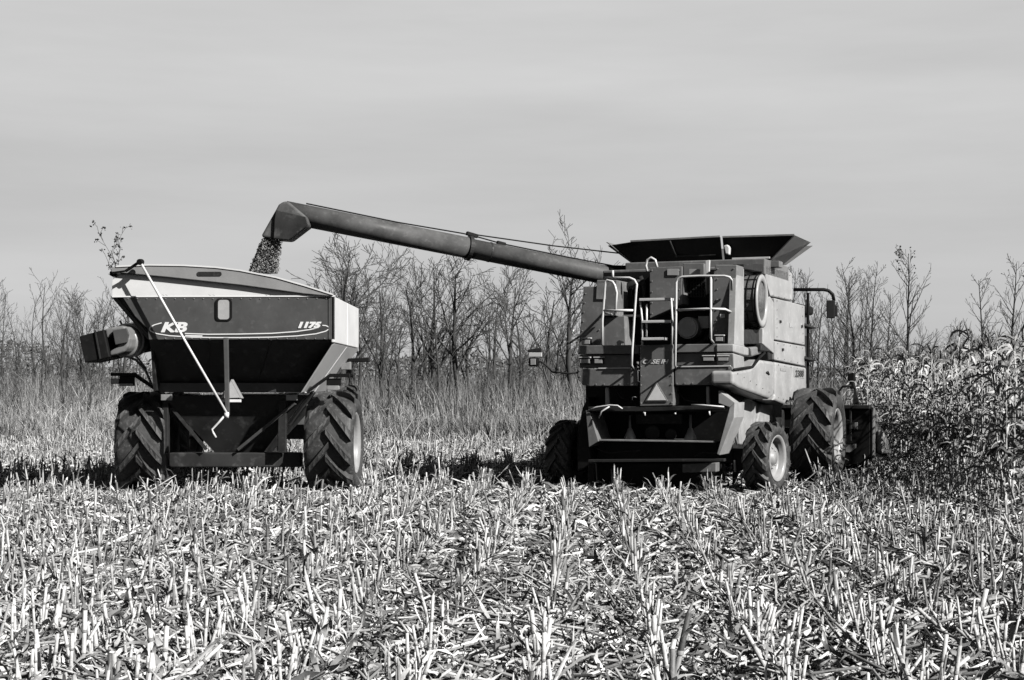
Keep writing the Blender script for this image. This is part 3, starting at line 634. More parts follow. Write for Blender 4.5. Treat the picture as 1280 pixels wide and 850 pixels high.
for sgn in (0, 1):                                      # lamp brackets either side
    if sgn == 0:
        lb1 = G.plate('lamp_bracket', [(138, 470), (138, 466), (168, 466), (199, 488), (199, 492), (166, 470)], .78, .12, 'black', .006)
        G.plate('lamp', rrect(138, 148, 473, 480, 1.5), .78, .1, 'steel', .006, parent=lb1)
        G.plate('lamp', [(149, 482.5), (149, 470), (167, 470), (167, 482.5)], .82, .1, 'black', .01, parent=lb1)
        G.plate('lens', [(150, 482), (150, 479.4), (166, 479.4), (166, 482)], .8, .02, 'steel', .004, parent=lb1)
    else:
        lb1 = G.plate('lamp_bracket', [(437, 471.5), (437, 467), (412, 467), (386, 486), (386, 490), (412, 471.5)], .78, .12, 'black', .006)
        G.plate('lamp', [(408, 482), (408, 473), (426, 473), (426, 482)], .82, .1, 'black', .01, parent=lb1)
        G.plate('lens', rrect(408.5, 424, 482, 487.5, 1.5), .78, .08, 'steel', .006, parent=lb1)
G.plate('step_bracket', [(434, 452.5), (434, 448), (461, 447), (461, 452.5)], 3.4, .3, 'black', .01)
G.plate('step_bracket', [(426, 462), (426, 455), (438, 452), (438, 462)], 3.2, .2, 'steel', .01)
wheel(cart, (-1.63, 1.62, .87), .90, .86, .5, 12, .09, R(2), -1)
wheel(cart, (1.64, 1.62, .87), .90, .86, .5, 12, .09, R(-2), 1)
MB().bar((0, 3.2, .75), (0, 6.2, .55), .25, .2).build('tongue', M['dark'], cart)
# tarp roll, crank and its post
MB().tube([(ll + .0, .03, zl + .4), (ll + .0, 4.05, zl + .4)], .05, 14).build('tarp_roll', M['black'], cart, smooth=True)
ck = MB().bar(GF.rear(140, 341, -.16), GF.rear(158, 338.5, -.2), .03, .03).bar(GF.rear(157, 339, -.2), GF.rear(175, 327, -.24), .035, .045).tube([GF.rear(174, 327.5, -.3), GF.rear(177, 327.5, -.18)], .05, 12).build('crank_arm', M['black'], cart, bevel=.008)
MB().tube([GF.rear(175, 327, -.26), GF.rear(230, 424, -.28), GF.rear(283.5, 516.5, -.3)], .021, 10).build('crank_rod', M['rail'], ck, smooth=True)
MB().tube([GF.rear(x, y, -.3) for x, y in ((281, 519), (286, 519))], .05, 8).tube([GF.rear(x, y, -.32) for x, y in ((283, 517), (273.5, 528), (265, 536.5), (266.5, 541), (270, 547))], .018, 8).build('crank_handle', M['rail'], ck, smooth=True)
po = G.plate('crank_post', [(281.5, 519), (279, 422), (285, 422), (286.5, 519)], -.16, .07, 'cartred', .008)
a, b_, c_ = GF.rear(274, 499, -.02), GF.rear(302, 498, .05), GF.rear(289, 474, .0)
t = MB().prism([a, b_, c_], (.03, .06, 0)).build('warning_triangle', M['smvrim'], cart, bevel=.006)
ctr = (a + b_ + c_) / 3
MB().prism([ctr + (q - ctr) * .86 + Vector((0, -.012, 0)) for q in (a, b_, c_)], (0, .006, 0)).build('reflector', M['lens'], t)
MB().box(a.x, b_.x, -.04, .03, a.z - .05, a.z - .005).build('triangle_foot', M['smv'], t, bevel=.005)
# folded auger spout hanging off the left side
p0, p1 = GF.rear(152, 427, .12), GF.rear(186, 421, 1.5)
fa = MB().tube([p0, p1, p1 + (p1 - p0) * .6], .26, 24).build('folding_auger', M['steel'], cart, smooth=True)
MB().tube([p0 + (p1 - p0) * .2, p0 + (p1 - p0) * .4], .29, 28).build('auger_collar', M['white'], fa)
MB().prism([GF.rear(x, y, -.16) for x, y in ((131, 411), (141, 409), (154, 407.5), (159, 413), (161.5, 424), (160, 434), (155, 440), (146, 443), (137, 445), (137, 439), (148, 432), (145, 415), (133, 423))], (.06, .3, 0)).build('elbow', M['red'], fa, bevel=.03, seg=3)
MB().prism([GF.rear(x, y, -.22) for x, y in ((140.5, 413), (158, 410), (161, 418), (159, 428), (144, 431))], (0, .05, 0)).build('elbow_plate', M['cartred'], fa, bevel=.01)
sp = MB().prism([GF.rear(x, y, -.2) for x, y in ((98.5, 420.5), (129.5, 412), (137, 446.5), (106, 453.5))], (.1, .55, 0)).build('rubber_spout', M['black'], fa, bevel=.015)
MB().bar(GF.rear(119, 413.5, -.215), GF.rear(125.5, 448.5, -.215), .035, .02).build('spout_seam', M['dark'], sp)
MB().tube([GF.rear(x, y, 1.0) for x, y in ((140, 446), (155, 444), (170, 450), (182, 463), (190, 482), (196, 488))], .022, 8).tube([GF.rear(x, y, 1.0) for x, y in ((168, 443), (176, 452), (183, 462))], .018, 8).build('auger_hose', M['steel'], fa, smooth=True)
MB().tube([GF.rear(x, y, .8) for x, y in ((150, 401), (153, 407), (158, 410))], .02, 6).build('auger_pin', M['rail'], fa)
MB().bar(GF.rear(167, 430, 1.0), GF.rear(186, 428, 1.2), .12, .2).build('auger_hinge', M['cartred'], fa, bevel=.01)

# grain pouring out of the spout and the heap it makes
nk = 11000; r_ = np.random.default_rng(3)
u, t_ = r_.random(nk), r_.random(nk) ** .9
side_ = np.where(u < .4, np.abs(r_.normal(0., .13, nk)), r_.random(nk) ** 1.2)
xl = (330 + (312 - 330) * t_) * (1 - side_) + (351 + (347 - 351) * t_) * side_ + r_.normal(0, 1.3, nk)
py = 298 + t_ * 44
Yk = 27.35 + r_.normal(0, .1, nk) 
c = np.stack([(xl - 640) / F * Yk, Yk, CAMZ + (HOR - py) / F * Yk], 1)
s_ = r_.uniform(.005, .0125, nk)[:, None]
ax1 = r_.normal(size=(nk, 3)); ax1 /= np.linalg.norm(ax1, axis=1)[:, None]; ax2 = np.cross(ax1, r_.normal(size=(nk, 3))); ax2 /= np.linalg.norm(ax2, axis=1)[:, None]; ax3 = np.cross(ax1, ax2)
oc = np.stack([c + ax1 * s_ * 1.7, c + ax2 * s_, c - ax1 * s_ * 1.7, c - ax2 * s_, c + ax3 * s_, c - ax3 * s_], 1)
idx = np.arange(nk)[:, None, None] * 6
fq = np.array([[0, 1, 4, 4], [1, 2, 4, 4], [2, 3, 4, 4], [3, 0, 4, 4], [1, 0, 5, 5], [2, 1, 5, 5], [3, 2, 5, 5], [0, 3, 5, 5]])
me = bpy.data.meshes.new('falling_grain'); tri = (fq[None, :, :3] + idx).reshape(-1, 3)
me.from_pydata(oc.reshape(-1, 3).tolist(), [], tri.tolist()); me.materials.append(M['kernel'])
tag(link('falling_grain', me), 'stream of corn kernels pouring from the auger spout into the cart', 'grain', kind='stuff')
m_ = MB(); n = 24
vs_ = []
for i in range(n + 1):
    for j_ in range(n + 1):
        x = ll + .1 + (lx - ll - .2) * i / n; y = .12 + 3.8 * j_ / n
        z = 3.12 + .3 * math.exp(-((x - .1) ** 2 + (y - 2.2) ** 2) / 1.1) + rng.uniform(-.012, .012)
        vs_.append((GX + x, 25 + y, min(z, 3.46)))
m_.add(vs_, [(i * (n + 1) + j_, (i + 1) * (n + 1) + j_, (i + 1) * (n + 1) + j_ + 1, i * (n + 1) + j_ + 1) for i in range(n) for j_ in range(n)])
tag(m_.build('grain_heap', M['kernel'], smooth=True), 'heap of corn kernels filling the inside of the grain cart', 'grain', kind='stuff')

# tractor ahead of the cart, almost wholly hidden by it
tr = tag(empty('tractor', (GX - .4, 31.6, 0)), 'tractor hidden ahead of the grain cart, only its rear tyres showing past the cart wheels', 'tractor')
for sx in (-1, 1):
    wheel(tr, (sx * 1.7, .2, .93), .95, .5, .55, 20, .06, 0, sx)
    wheel(tr, (sx * .95, 3.1, .7), .72, .4, .4, 18, .05, 0, sx)
MB().box(-1.6, 1.6, .1, .4, .75, 1.05).build('rear_axle', M['dark'], tr)
MB().box(-.45, .45, .3, 4.0, .8, 1.75).build('hood', M['cartred'], tr, bevel=.06)
cbm = MB().loft([(-.8, -.5, 1.3), (.8, -.5, 1.3), (.8, 1.2, 1.3), (-.8, 1.2, 1.3)], [(-.72, -.35, 2.6), (.72, -.35, 2.6), (.72, 1.05, 2.6), (-.72, 1.05, 2.6)]).build('cab', M['glass'], tr, bevel=.03)
MB().box(-.85, .85, -.5, 1.2, 2.61, 2.78).build('roof', M['cartred'], cbm, bevel=.05)
for sx in (-1, 1): MB().box(sx * 1.28 - .3, sx * 1.28 + .3, -.7, .9, 1.9, 1.96).build('fender', M['cartred'], tr, bevel=.03)

# ================================================================== VEGETATION
g = np.random.default_rng(11)
def unit(v): return v / np.maximum(1e-9, np.linalg.norm(v, axis=-1, keepdims=True))

def ribbons(base, az, e0, curl, length, width, K=4, roll=None, floor=None, taper=(.55, 1., .9, .6, .06), jit=0.):
    """curved strips: base (n,3), heading, starting elevation, total bend, length, width -> vertices, quads"""
    n = len(base); dirh = np.stack([np.cos(az), np.sin(az), np.zeros(n)], 1); sidev = np.stack([-np.sin(az), np.cos(az), np.zeros(n)], 1)
    p = base.copy(); vs_ = []; tp = np.interp(np.linspace(0, 1, K + 1), np.linspace(0, 1, len(taper)), taper)
    roll = np.zeros(n) if roll is None else roll
    ej = np.zeros(n)
    for k_ in range(K + 1):
        if jit and k_:
            ej = ej + g.normal(0, jit, n); az = az + g.normal(0, jit, n)
            dirh = np.stack([np.cos(az), np.sin(az), np.zeros(n)], 1); sidev = np.stack([-np.sin(az), np.cos(az), np.zeros(n)], 1); roll = roll + g.normal(0, jit * 1.3, n)
        e = e0 + curl * k_ / K + ej
        tdir = dirh * np.cos(e)[:, None]; tdir[:, 2] += np.sin(e)
        nrm = np.cross(tdir, sidev)
        rl = roll * (1 + .8 * k_ / K)
        w = (sidev * np.cos(rl)[:, None] + nrm * np.sin(rl)[:, None]) * (width * tp[k_] / 2)[:, None]
        a, b = p - w, p + w
        if floor is not None:
            a = a.copy(); b = b.copy(); a[:, 2] = np.maximum(a[:, 2], floor); b[:, 2] = np.maximum(b[:, 2], floor)
        vs_ += [a, b]
        p = p + tdir * (length / K)[:, None]
    V = np.stack(vs_, 1).reshape(-1, 3)
    q = np.array([[2 * k_, 2 * k_ + 1, 2 * k_ + 3, 2 * k_ + 2] for k_ in range(K)])
    Q = (q[None] + (np.arange(n) * 2 * (K + 1))[:, None, None]).reshape(-1, 4)
    return V, Q

def tubes(base, top, r0, r1, n=5, rings=2):
    """straight tapered tubes between arrays of points"""
    m = len(base); d = unit(top - base); ref = np.where(np.abs(d[:, 2:3]) > .9, np.array([[1., 0, 0]]), np.array([[0, 0, 1.]]))
    u = unit(np.cross(d, ref)); w = np.cross(d, u); vs_ = []
    for i in range(rings):
        t = i / (rings - 1); c_ = base + (top - base) * t; r = r0 + (r1 - r0) * t
        for k_ in range(n):
            a = 2 * PI * k_ / n; vs_.append(c_ + (u * math.cos(a) + w * math.sin(a)) * np.asarray(r).reshape(-1, 1))
    V = np.stack(vs_, 1).reshape(-1, 3); q = [[i * n + k_, i * n + (k_ + 1) % n, (i + 1) * n + (k_ + 1) % n, (i + 1) * n + k_] for i in range(rings - 1) for k_ in range(n)]
    e = (rings - 1) * n
    if n == 5: q += [[e, e + 1, e + 2, e + 3], [e, e + 3, e + 4, e + 4]]
    if n == 4: q += [[e, e + 1, e + 2, e + 3]]
    if n == 6: q += [[e, e + 1, e + 2, e + 3], [e, e + 3, e + 4, e + 5]]
    q = [x for x in q if len(set(x)) == 4]
    Q = (np.array(q)[None] + (np.arange(m) * n * rings)[:, None, None]).reshape(-1, 4)
    return V, Q

def join(*parts):
    V, Q, k_ = [], [], 0
    for v_, q_ in parts: V.append(v_); Q.append(q_ + k_); k_ += len(v_)
    return np.concatenate(V), np.concatenate(Q)

def place(V, Q, pos, rot, scl, lean=None):
    """copies of one small mesh at many places as one array"""
    c_, s_ = np.cos(rot), np.sin(rot); n = len(pos)
    X = V[None, :, 0] * c_[:, None] - V[None, :, 1] * s_[:, None]; Y = V[None, :, 0] * s_[:, None] + V[None, :, 1] * c_[:, None]
    Z = np.repeat(V[None, :, 2], n, 0); P_ = np.stack([X, Y, Z], 2) * scl[:, None, None]
    if lean is not None: P_[:, :, :2] += P_[:, :, 2:3] * lean[:, None, :]
    P_ += pos[:, None, :]
    return P_.reshape(-1, 3), (Q[None] + (np.arange(n) * len(V))[:, None, None]).reshape(-1, 4)

def in_view(p, m=.03): return (np.abs(p[:, 0] / p[:, 1]) < 640 / F + m) & (p[:, 1] > 7.6)

def lump(x, y, s=1., seed=0.):                          # smooth wandering value for bare and dense patches
    return (np.sin(x * 1.3 * s + 1.7 * np.sin(y * .7 * s + seed)) + np.sin(y * 1.1 * s + 2.1 * np.sin(x * .6 * s + seed * 2)) + np.sin((x + y) * .53 * s + seed)) / 3

# ---- stubble: cut stalks in rows
ROWA = R(3.)
rows, along_ = np.arange(-46, 46) * .76, np.arange(0, 46, .085)
rr_, aa_ = np.meshgrid(rows, along_, indexing='ij'); rr_ = rr_.ravel(); aa_ = aa_.ravel()
rr_ = rr_ + g.normal(0, .035, rr_.size); aa_ = aa_ + g.uniform(-.09, .09, aa_.size)
X = rr_ * math.cos(ROWA) + aa_ * math.sin(ROWA); Y = 6.5 + aa_ * math.cos(ROWA) - rr_ * math.sin(ROWA)
def edge_x(y): return np.where(y < 33.5, 7.75 + .03 * (y - 23), np.maximum(7.9, .233 * y))
pos = np.stack([X, Y, np.zeros_like(X)], 1)
keep = in_view(pos, .06) & (Y < FIELD_END) & (X < edge_x(Y) - .1)
keep &= (g.random(X.size) < .94 - .5 * (lump(X, Y, .9, 1.) > .28))
for wx, wy, hx, hy in ((-6.38, 26.5, .55, 1.0), (-3.15, 26.5, .55, 1.0), (4.4, 25.6, .45, .8), (1.1, 27.6, .45, .8), (6.0, 29.6, .7, 1.1), (3.0, 30.5, .7, 1.1)):
    keep &= ~((np.abs(X - wx) < hx) & (np.abs(Y - wy) < hy))
for wx, wy in ((-6.38, 24.6), (-3.15, 24.6), (4.4, 24.6), (1.1, 26.2)):
    keep &= ~((np.abs(X - wx) < .5) & (np.abs(Y - wy) < 1.2)) | (g.random(X.size) < .3)
dx, dy = X - CF.o.x, Y - CF.o.y; cx_, cy_ = dx * CF.r.x + dy * CF.r.y, dx * CF.f.x + dy * CF.f.y
keep &= ~((np.abs(cx_) < 1.3) & (cy_ > .5) & (cy_ < 9)) | (g.random(X.size) < .25)
pos = pos[keep]
def stalk_mesh(k_):
    q = np.random.default_rng(100 + k_); h = q.uniform(.22, .39); parts = []; r = q.uniform(.008, .012)
    b_ = np.zeros(3); d = np.array([q.normal(0, .07), q.normal(0, .07), 1.]); z = 0
    nn = 3
    zs = np.linspace(0, h, nn + 1)
    for i in range(nn):
        p0_, p1_ = b_ + d * zs[i], b_ + d * zs[i + 1]
        if i < nn - 1: p1_ = p1_
        parts.append(tubes(p0_[None], p1_[None], r * (1.18 if i else 1.3), r * .96, 6))
        if i < nn - 1:
            parts.append(tubes((p1_ - d * .006)[None], (p1_ + d * .008)[None], r * 1.3, r * 1.28, 6))
    for i in range(q.integers(1, 4)):                   # torn sheaths clinging to the stalk
        zz = q.uniform(.1, .85) * h
        parts.append(ribbons((b_ + d * zz)[None], q.uniform(0, 2 * PI, 1), q.uniform(.5, 1.4, 1), q.uniform(-2.2, -.6, 1), q.uniform(.08, .24, 1), q.uniform(.014, .032, 1), 4, q.uniform(-.6, .6, 1), .004))
    if q.random() < .5:
        parts.append(tubes((b_ + d * h)[None], (b_ + d * (h + q.uniform(.015, .06)) + np.array([q.normal(0, .008), q.normal(0, .008), 0]))[None], r * .8, r * .2, 4))
    return join(*parts)
SV = [stalk_mesh(i) for i in range(14)]
smesh = [np_mesh('corn_stalk', v_, q_, M['stalk']) for v_, q_ in SV]
order = np.argsort(pos[:, 1] - 4 * 0); pos = pos[order]
vis = in_view(pos, .0) & (pos[:, 1] > 8.6)
idx_near = np.nonzero(vis)[0][:300]; mask = np.ones(len(pos), bool); mask[idx_near] = False
lean_all = g.normal(0, .15, (len(pos), 2)); rot_all = g.uniform(0, 2 * PI, len(pos)); scl_all = np.clip(g.normal(.95, .22, len(pos)), .4, 1.3)
tallk = g.random(len(pos)) < .03; scl_all[tallk] *= 1.35
flat = g.random(len(pos)) < .12; lean_all[flat] *= 4.5
var_all = g.integers(0, len(SV), len(pos))
for i in idx_near:
    o = link('corn_stalk', smesh[var_all[i]])
    o.location = pos[i]; sc_ = float(scl_all[i]); o.scale = (sc_, sc_, sc_)
    lx_, ly_ = lean_all[i]; o.rotation_euler = (-math.atan(ly_), math.atan(lx_), float(rot_all[i]))
    tag(o, 'cut pale corn stalk standing in the near foreground stubble', 'corn stalk', 'cut stalks standing in the near stubble')
parts = []
for k_ in range(len(SV)):
    s_ = mask & (var_all == k_)
    parts.append(place(*SV[k_], pos[s_], rot_all[s_], scl_all[s_], lean_all[s_]))
V, Q = join(*parts)
tag(link('stubble', np_mesh('stubble', V, Q, M['stalk'])), 'rows of cut corn stubble covering the whole harvested field', 'stubble', kind='stuff')

# ---- husks, leaves and stalk pieces lying between the rows
def scatter(n, y0, y1):
    u_ = g.random(n * 3); Yq = np.sqrt(y0 * y0 + u_ * (y1 * y1 - y0 * y0)); Xq = g.uniform(-1, 1, n * 3) * Yq * (640 / F + .05)
    k_ = Xq < edge_x(Yq) + 1.5
    return np.stack([Xq[k_], Yq[k_], np.zeros(k_.sum())], 1)[:n]
parts = []
for n_, y0, y1, ls, ws, K_ in ((27000, 7.6, 15, 1., .95, 6), (38000, 15, 27, 1.05, 1.15, 4), (32000, 27, 47, 1.15, 1.4, 3)):
    b_ = scatter(n_, y0, y1); n_ = len(b_)
    pile = np.clip(.5 + .8 * lump(b_[:, 0], b_[:, 1], 1.1, 4.), 0, 1)
    b_[:, 2] = g.uniform(.004, .03, n_) + pile * g.random(n_) * .08
    parts.append(ribbons(b_, g.uniform(0, 2 * PI, n_), g.uniform(-.15, .6, n_), g.uniform(-1.7, .4, n_), np.clip(g.lognormal(-1.85, .5, n_), .05, .45) * ls,
                         np.clip(g.lognormal(-3.9, .5, n_), .007, .055) * ws, K_, g.uniform(-1., 1., n_), .004, jit=.3))
    m_ = n_ // 7                                         # broken stalk lengths
    b_ = scatter(m_, y0, y1); m_ = len(b_); a = g.uniform(0, 2 * PI, m_); l_ = g.uniform(.08, .5, m_); b_[:, 2] = g.uniform(.015, .07, m_)
    t_ = b_ + np.stack([np.cos(a) * l_, np.sin(a) * l_, g.normal(0.01, .06, m_)], 1); t_[:, 2] = np.maximum(t_[:, 2], .012)
    parts.append(tubes(b_, t_, .012 * ws, .011 * ws, 5))
V, Q = join(*parts)
tag(link('corn_residue', np_mesh('corn_residue', V, Q, M['leaf'])), 'torn corn leaves, husks and stalk pieces littering the field', 'crop residue', kind='stuff')

# ---- standing corn at the right
def corn_mesh(k_):
    q = np.random.default_rng(300 + k_); H = q.uniform(2.4, 2.8); parts = []
    n = 6; zs = np.linspace(0, H * .9, n + 1); bx = np.cumsum(q.normal(0, .025, (n + 1, 2)), 0); bx[0] = 0
    pts = np.concatenate([bx, zs[:, None]], 1)
    parts.append(tubes(pts[:-1], pts[1:], np.linspace(.016, .008, n), np.linspace(.014, .007, n), 5))
    nl = q.integers(16, 21); zl_ = np.linspace(.25, H * .9, nl) + q.normal(0, .05, nl); az = np.arange(nl) * PI + q.normal(0, .7, nl)
    b_ = np.stack([np.interp(zl_, zs, bx[:, 0]), np.interp(zl_, zs, bx[:, 1]), zl_], 1)
    parts.append(ribbons(b_, az, q.uniform(.7, 1.4, nl), q.uniform(-3.6, -2.3, nl), q.uniform(.35, .8, nl), q.uniform(.022, .046, nl), 8, q.uniform(-2.2, 2.2, nl), .02, (.6, 1, 1, .85, .6, .1), jit=.2))
    t = 6; tb_ = np.repeat(pts[-1:], t, 0)
    parts.append(ribbons(tb_, q.uniform(0, 2 * PI, t), q.uniform(.9, 1.5, t), q.uniform(-.9, .1, t), q.uniform(.15, .34, t), np.full(t, .018), 3, None, None, (1, 1, .8, .3)))
    e = pts[2:3] * .5 + pts[3:4] * .5; a = q.uniform(0, 2 * PI)
    d = np.array([[math.cos(a), math.sin(a), 0]]); tip = e + d * .14 + np.array([[0, 0, -.16]])
    parts.append(tubes(e + d * .03, (e + tip) / 2, .018, .032, 6)); parts.append(tubes((e + tip) / 2, tip, .032, .012, 6))
    parts.append(ribbons(np.repeat(e, 3, 0), a + q.normal(0, .5, 3), q.uniform(-.6, .4, 3), q.uniform(-1.2, -.4, 3), q.uniform(.2, .3, 3), np.full(3, .06), 4, q.uniform(-1, 1, 3)))
    return join(*parts)
CV = [corn_mesh(i) for i in range(10)]
cmesh = [np_mesh('corn_plant', v_, q_, M['corn']) for v_, q_ in CV]
r2, a2 = np.meshgrid(np.arange(0, 34) * .76, np.arange(0, 50, .2), indexing='ij')
X = 7.75 + r2.ravel() + g.normal(0, .06, r2.size); Y = 17 + a2.ravel() + g.uniform(-.09, .09, r2.size)
X = X + .03 * (Y - 23)
pc = np.stack([X, Y, np.zeros_like(X)], 1)
kc = (np.abs(X / Y) < 640 / F + .03) & (Y < 60) & (X > edge_x(Y) - .15) & ((X - edge_x(Y) < 5.5) | (Y > 40))
dx, dy = X - CF.o.x, Y - CF.o.y; cx_, cy_ = dx * CF.r.x + dy * CF.r.y, dx * CF.f.x + dy * CF.f.y
kc &= ~((cx_ < 3.35) & (cy_ < 10.2))
kc &= g.random(X.size) < np.where(X - edge_x(Y) > 2.4, .7, .97)
pc = pc[kc]; ex_ = pc[:, 0] - edge_x(pc[:, 1])
score = pc[:, 1] + 14 * ex_ * (ex_ > .4); o_ = np.argsort(score); pc = pc[o_]
inv = np.abs(pc[:, 0] / pc[:, 1]) < 640 / F + .012
near = np.nonzero(inv)[0][:300]; mk_ = np.ones(len(pc), bool); mk_[near] = False
rc_, sc_c, lc_, vc_ = g.uniform(0, 2 * PI, len(pc)), np.clip(g.normal(.99, .07, len(pc)), .8, 1.15), g.normal(0, .06, (len(pc), 2)), g.integers(0, len(CV), len(pc))
for i in near:
    o = link('corn_plant', cmesh[vc_[i]]); o.location = pc[i]; s_ = float(sc_c[i]); o.scale = (s_, s_, s_)
    o.rotation_euler = (-float(lc_[i, 1]), float(lc_[i, 0]), float(rc_[i]))
    tag(o, 'tall dry corn plant standing unharvested along the field edge beside the combine', 'corn plant', 'standing corn plants at the uncut edge')
parts = [place(*CV[k_], pc[mk_ & (vc_ == k_)], rc_[mk_ & (vc_ == k_)], sc_c[mk_ & (vc_ == k_)], lc_[mk_ & (vc_ == k_)]) for k_ in range(len(CV)) if (mk_ & (vc_ == k_)).any()]
V, Q = join(*parts)
tag(link('standing_corn', np_mesh('standing_corn', V, Q, M['corn'])), 'uncut dry corn filling the field behind its front rows', 'corn', kind='stuff')

# ---- tall grass and weeds between the field and the trees
def blades(n, y0, y1, h0, h1, w, xf=.42, K_=3, dens=None):
    Yq = np.sqrt(y0 * y0 + g.random(n) * (y1 * y1 - y0 * y0)) if y1 > y0 * 1.3 else g.uniform(y0, y1, n)
    Xq = g.uniform(-1, 1, n) * Yq * xf
    tuft = np.clip(.7 + .75 * lump(Xq, Yq, .8, 2.) + .4 * lump(Xq, Yq, 2.7, 5.) + .3 * (Xq / Yq < -.2), .15, 1.9)
    b_ = np.stack([Xq, Yq, np.zeros(n)], 1)
    wild = g.random(n) < .5
    return ribbons(b_, g.uniform(0, 2 * PI, n), np.where(wild, g.uniform(.45, 1.4, n), g.uniform(1.0, 1.5, n)), np.where(wild, g.uniform(-2.2, .4, n), g.uniform(-1.0, .1, n)), g.uniform(h0, h1, n) * tuft, np.full(n, w) * g.uniform(.6, 1.4, n), K_, g.uniform(-.5, .5, n), None, (1, .9, .7, .15), jit=.22)
V, Q = join(blades(2500, 43, FIELD_END, .3, .8, .018), blades(34000, FIELD_END - .5, 62, .4, 1.1, .02), blades(38000, 62, 95, .6, 1.5, .032), blades(20000, 95, 130, .8, 2.2, .05))
tag(link('tall_grass', np_mesh('tall_grass', V, Q, M['grass'])), 'pale tall dry grass between the stubble field and the trees', 'grass', kind='stuff')
n = 16000
Yq = g.uniform(FIELD_END, 56, n); Xq = g.uniform(-18, 9, n) * Yq / 50
kk = lump(Xq, Yq, .5, 9.) > -.15; b_ = np.stack([Xq, Yq, np.zeros(n)], 1)[kk]; n = len(b_)
w1 = ribbons(b_, g.uniform(0, 2 * PI, n), g.uniform(.9, 1.5, n), g.uniform(-.9, .2, n), g.uniform(.4, 1.0, n), np.full(n, .03), 3, g.uniform(-.5, .5, n), None, (1, .9, .8, .3))
n = 26000; Yq = g.uniform(64, 118, n); Xq = g.uniform(-.42, .42, n) * Yq; b_ = np.stack([Xq, Yq, np.zeros(n)], 1)
w2 = ribbons(b_, g.uniform(0, 2 * PI, n), g.uniform(1.0, 1.55, n), g.uniform(-.6, .3, n), g.uniform(.7, 2.6, n), np.full(n, .035), 3, None, None, (1, .9, .6, .3), jit=.15)
V, Q = join(w1, w2)
tag(link('weeds', np_mesh('weeds', V, Q, M['weed'])), 'dark dead weeds and brush stems among the tall grass', 'weeds', kind='stuff')
# brush thicket and far woods behind the trees
n = 8000; Yq = g.uniform(120, 165, n); Xq = g.uniform(-.44, .44, n) * Yq; top_ = np.clip(3.4 + 1.6 * lump(Xq, Yq * .0, .22, 1.), 1.5, 7)
b_ = np.stack([Xq, Yq, np.zeros(n)], 1)
s1 = ribbons(b_, g.uniform(0, 2 * PI, n), g.uniform(1.2, 1.57, n), g.uniform(-.3, .3, n), top_ * g.uniform(.5, 1.15, n), np.full(n, .06), 4, None, None, (1, .9, .7, .5, .2))
n = 52000; Yq = g.uniform(150, 175, n); Xq = g.uniform(-.44, .44, n) * Yq
px_ = 640 + F * Xq / Yq
hm = 4.0 + 1.3 * lump(Xq, Yq * 0, .25, 3.) + 2.2 * np.exp(-((px_ - 20) / 90) ** 2) + 2.4 * np.exp(-((px_ - 570) / 50) ** 2) + .8 * np.exp(-((px_ - 700) / 60) ** 2)
b_ = np.stack([Xq, Yq, g.random(n) ** 1.15 * hm], 1)
s2 = ribbons(b_, g.uniform(0, 2 * PI, n), g.uniform(-.5, 1.4, n), g.uniform(-.8, .8, n), g.uniform(.25, .6, n), g.uniform(.1, .26, n), 2, g.uniform(-1.4, 1.4, n))
V, Q = join(s1, s2)
tag(link('far_woods', np_mesh('far_woods', V, Q, M['woods'])), 'dark low brush and woods behind the bare trees', 'woods', kind='stuff')

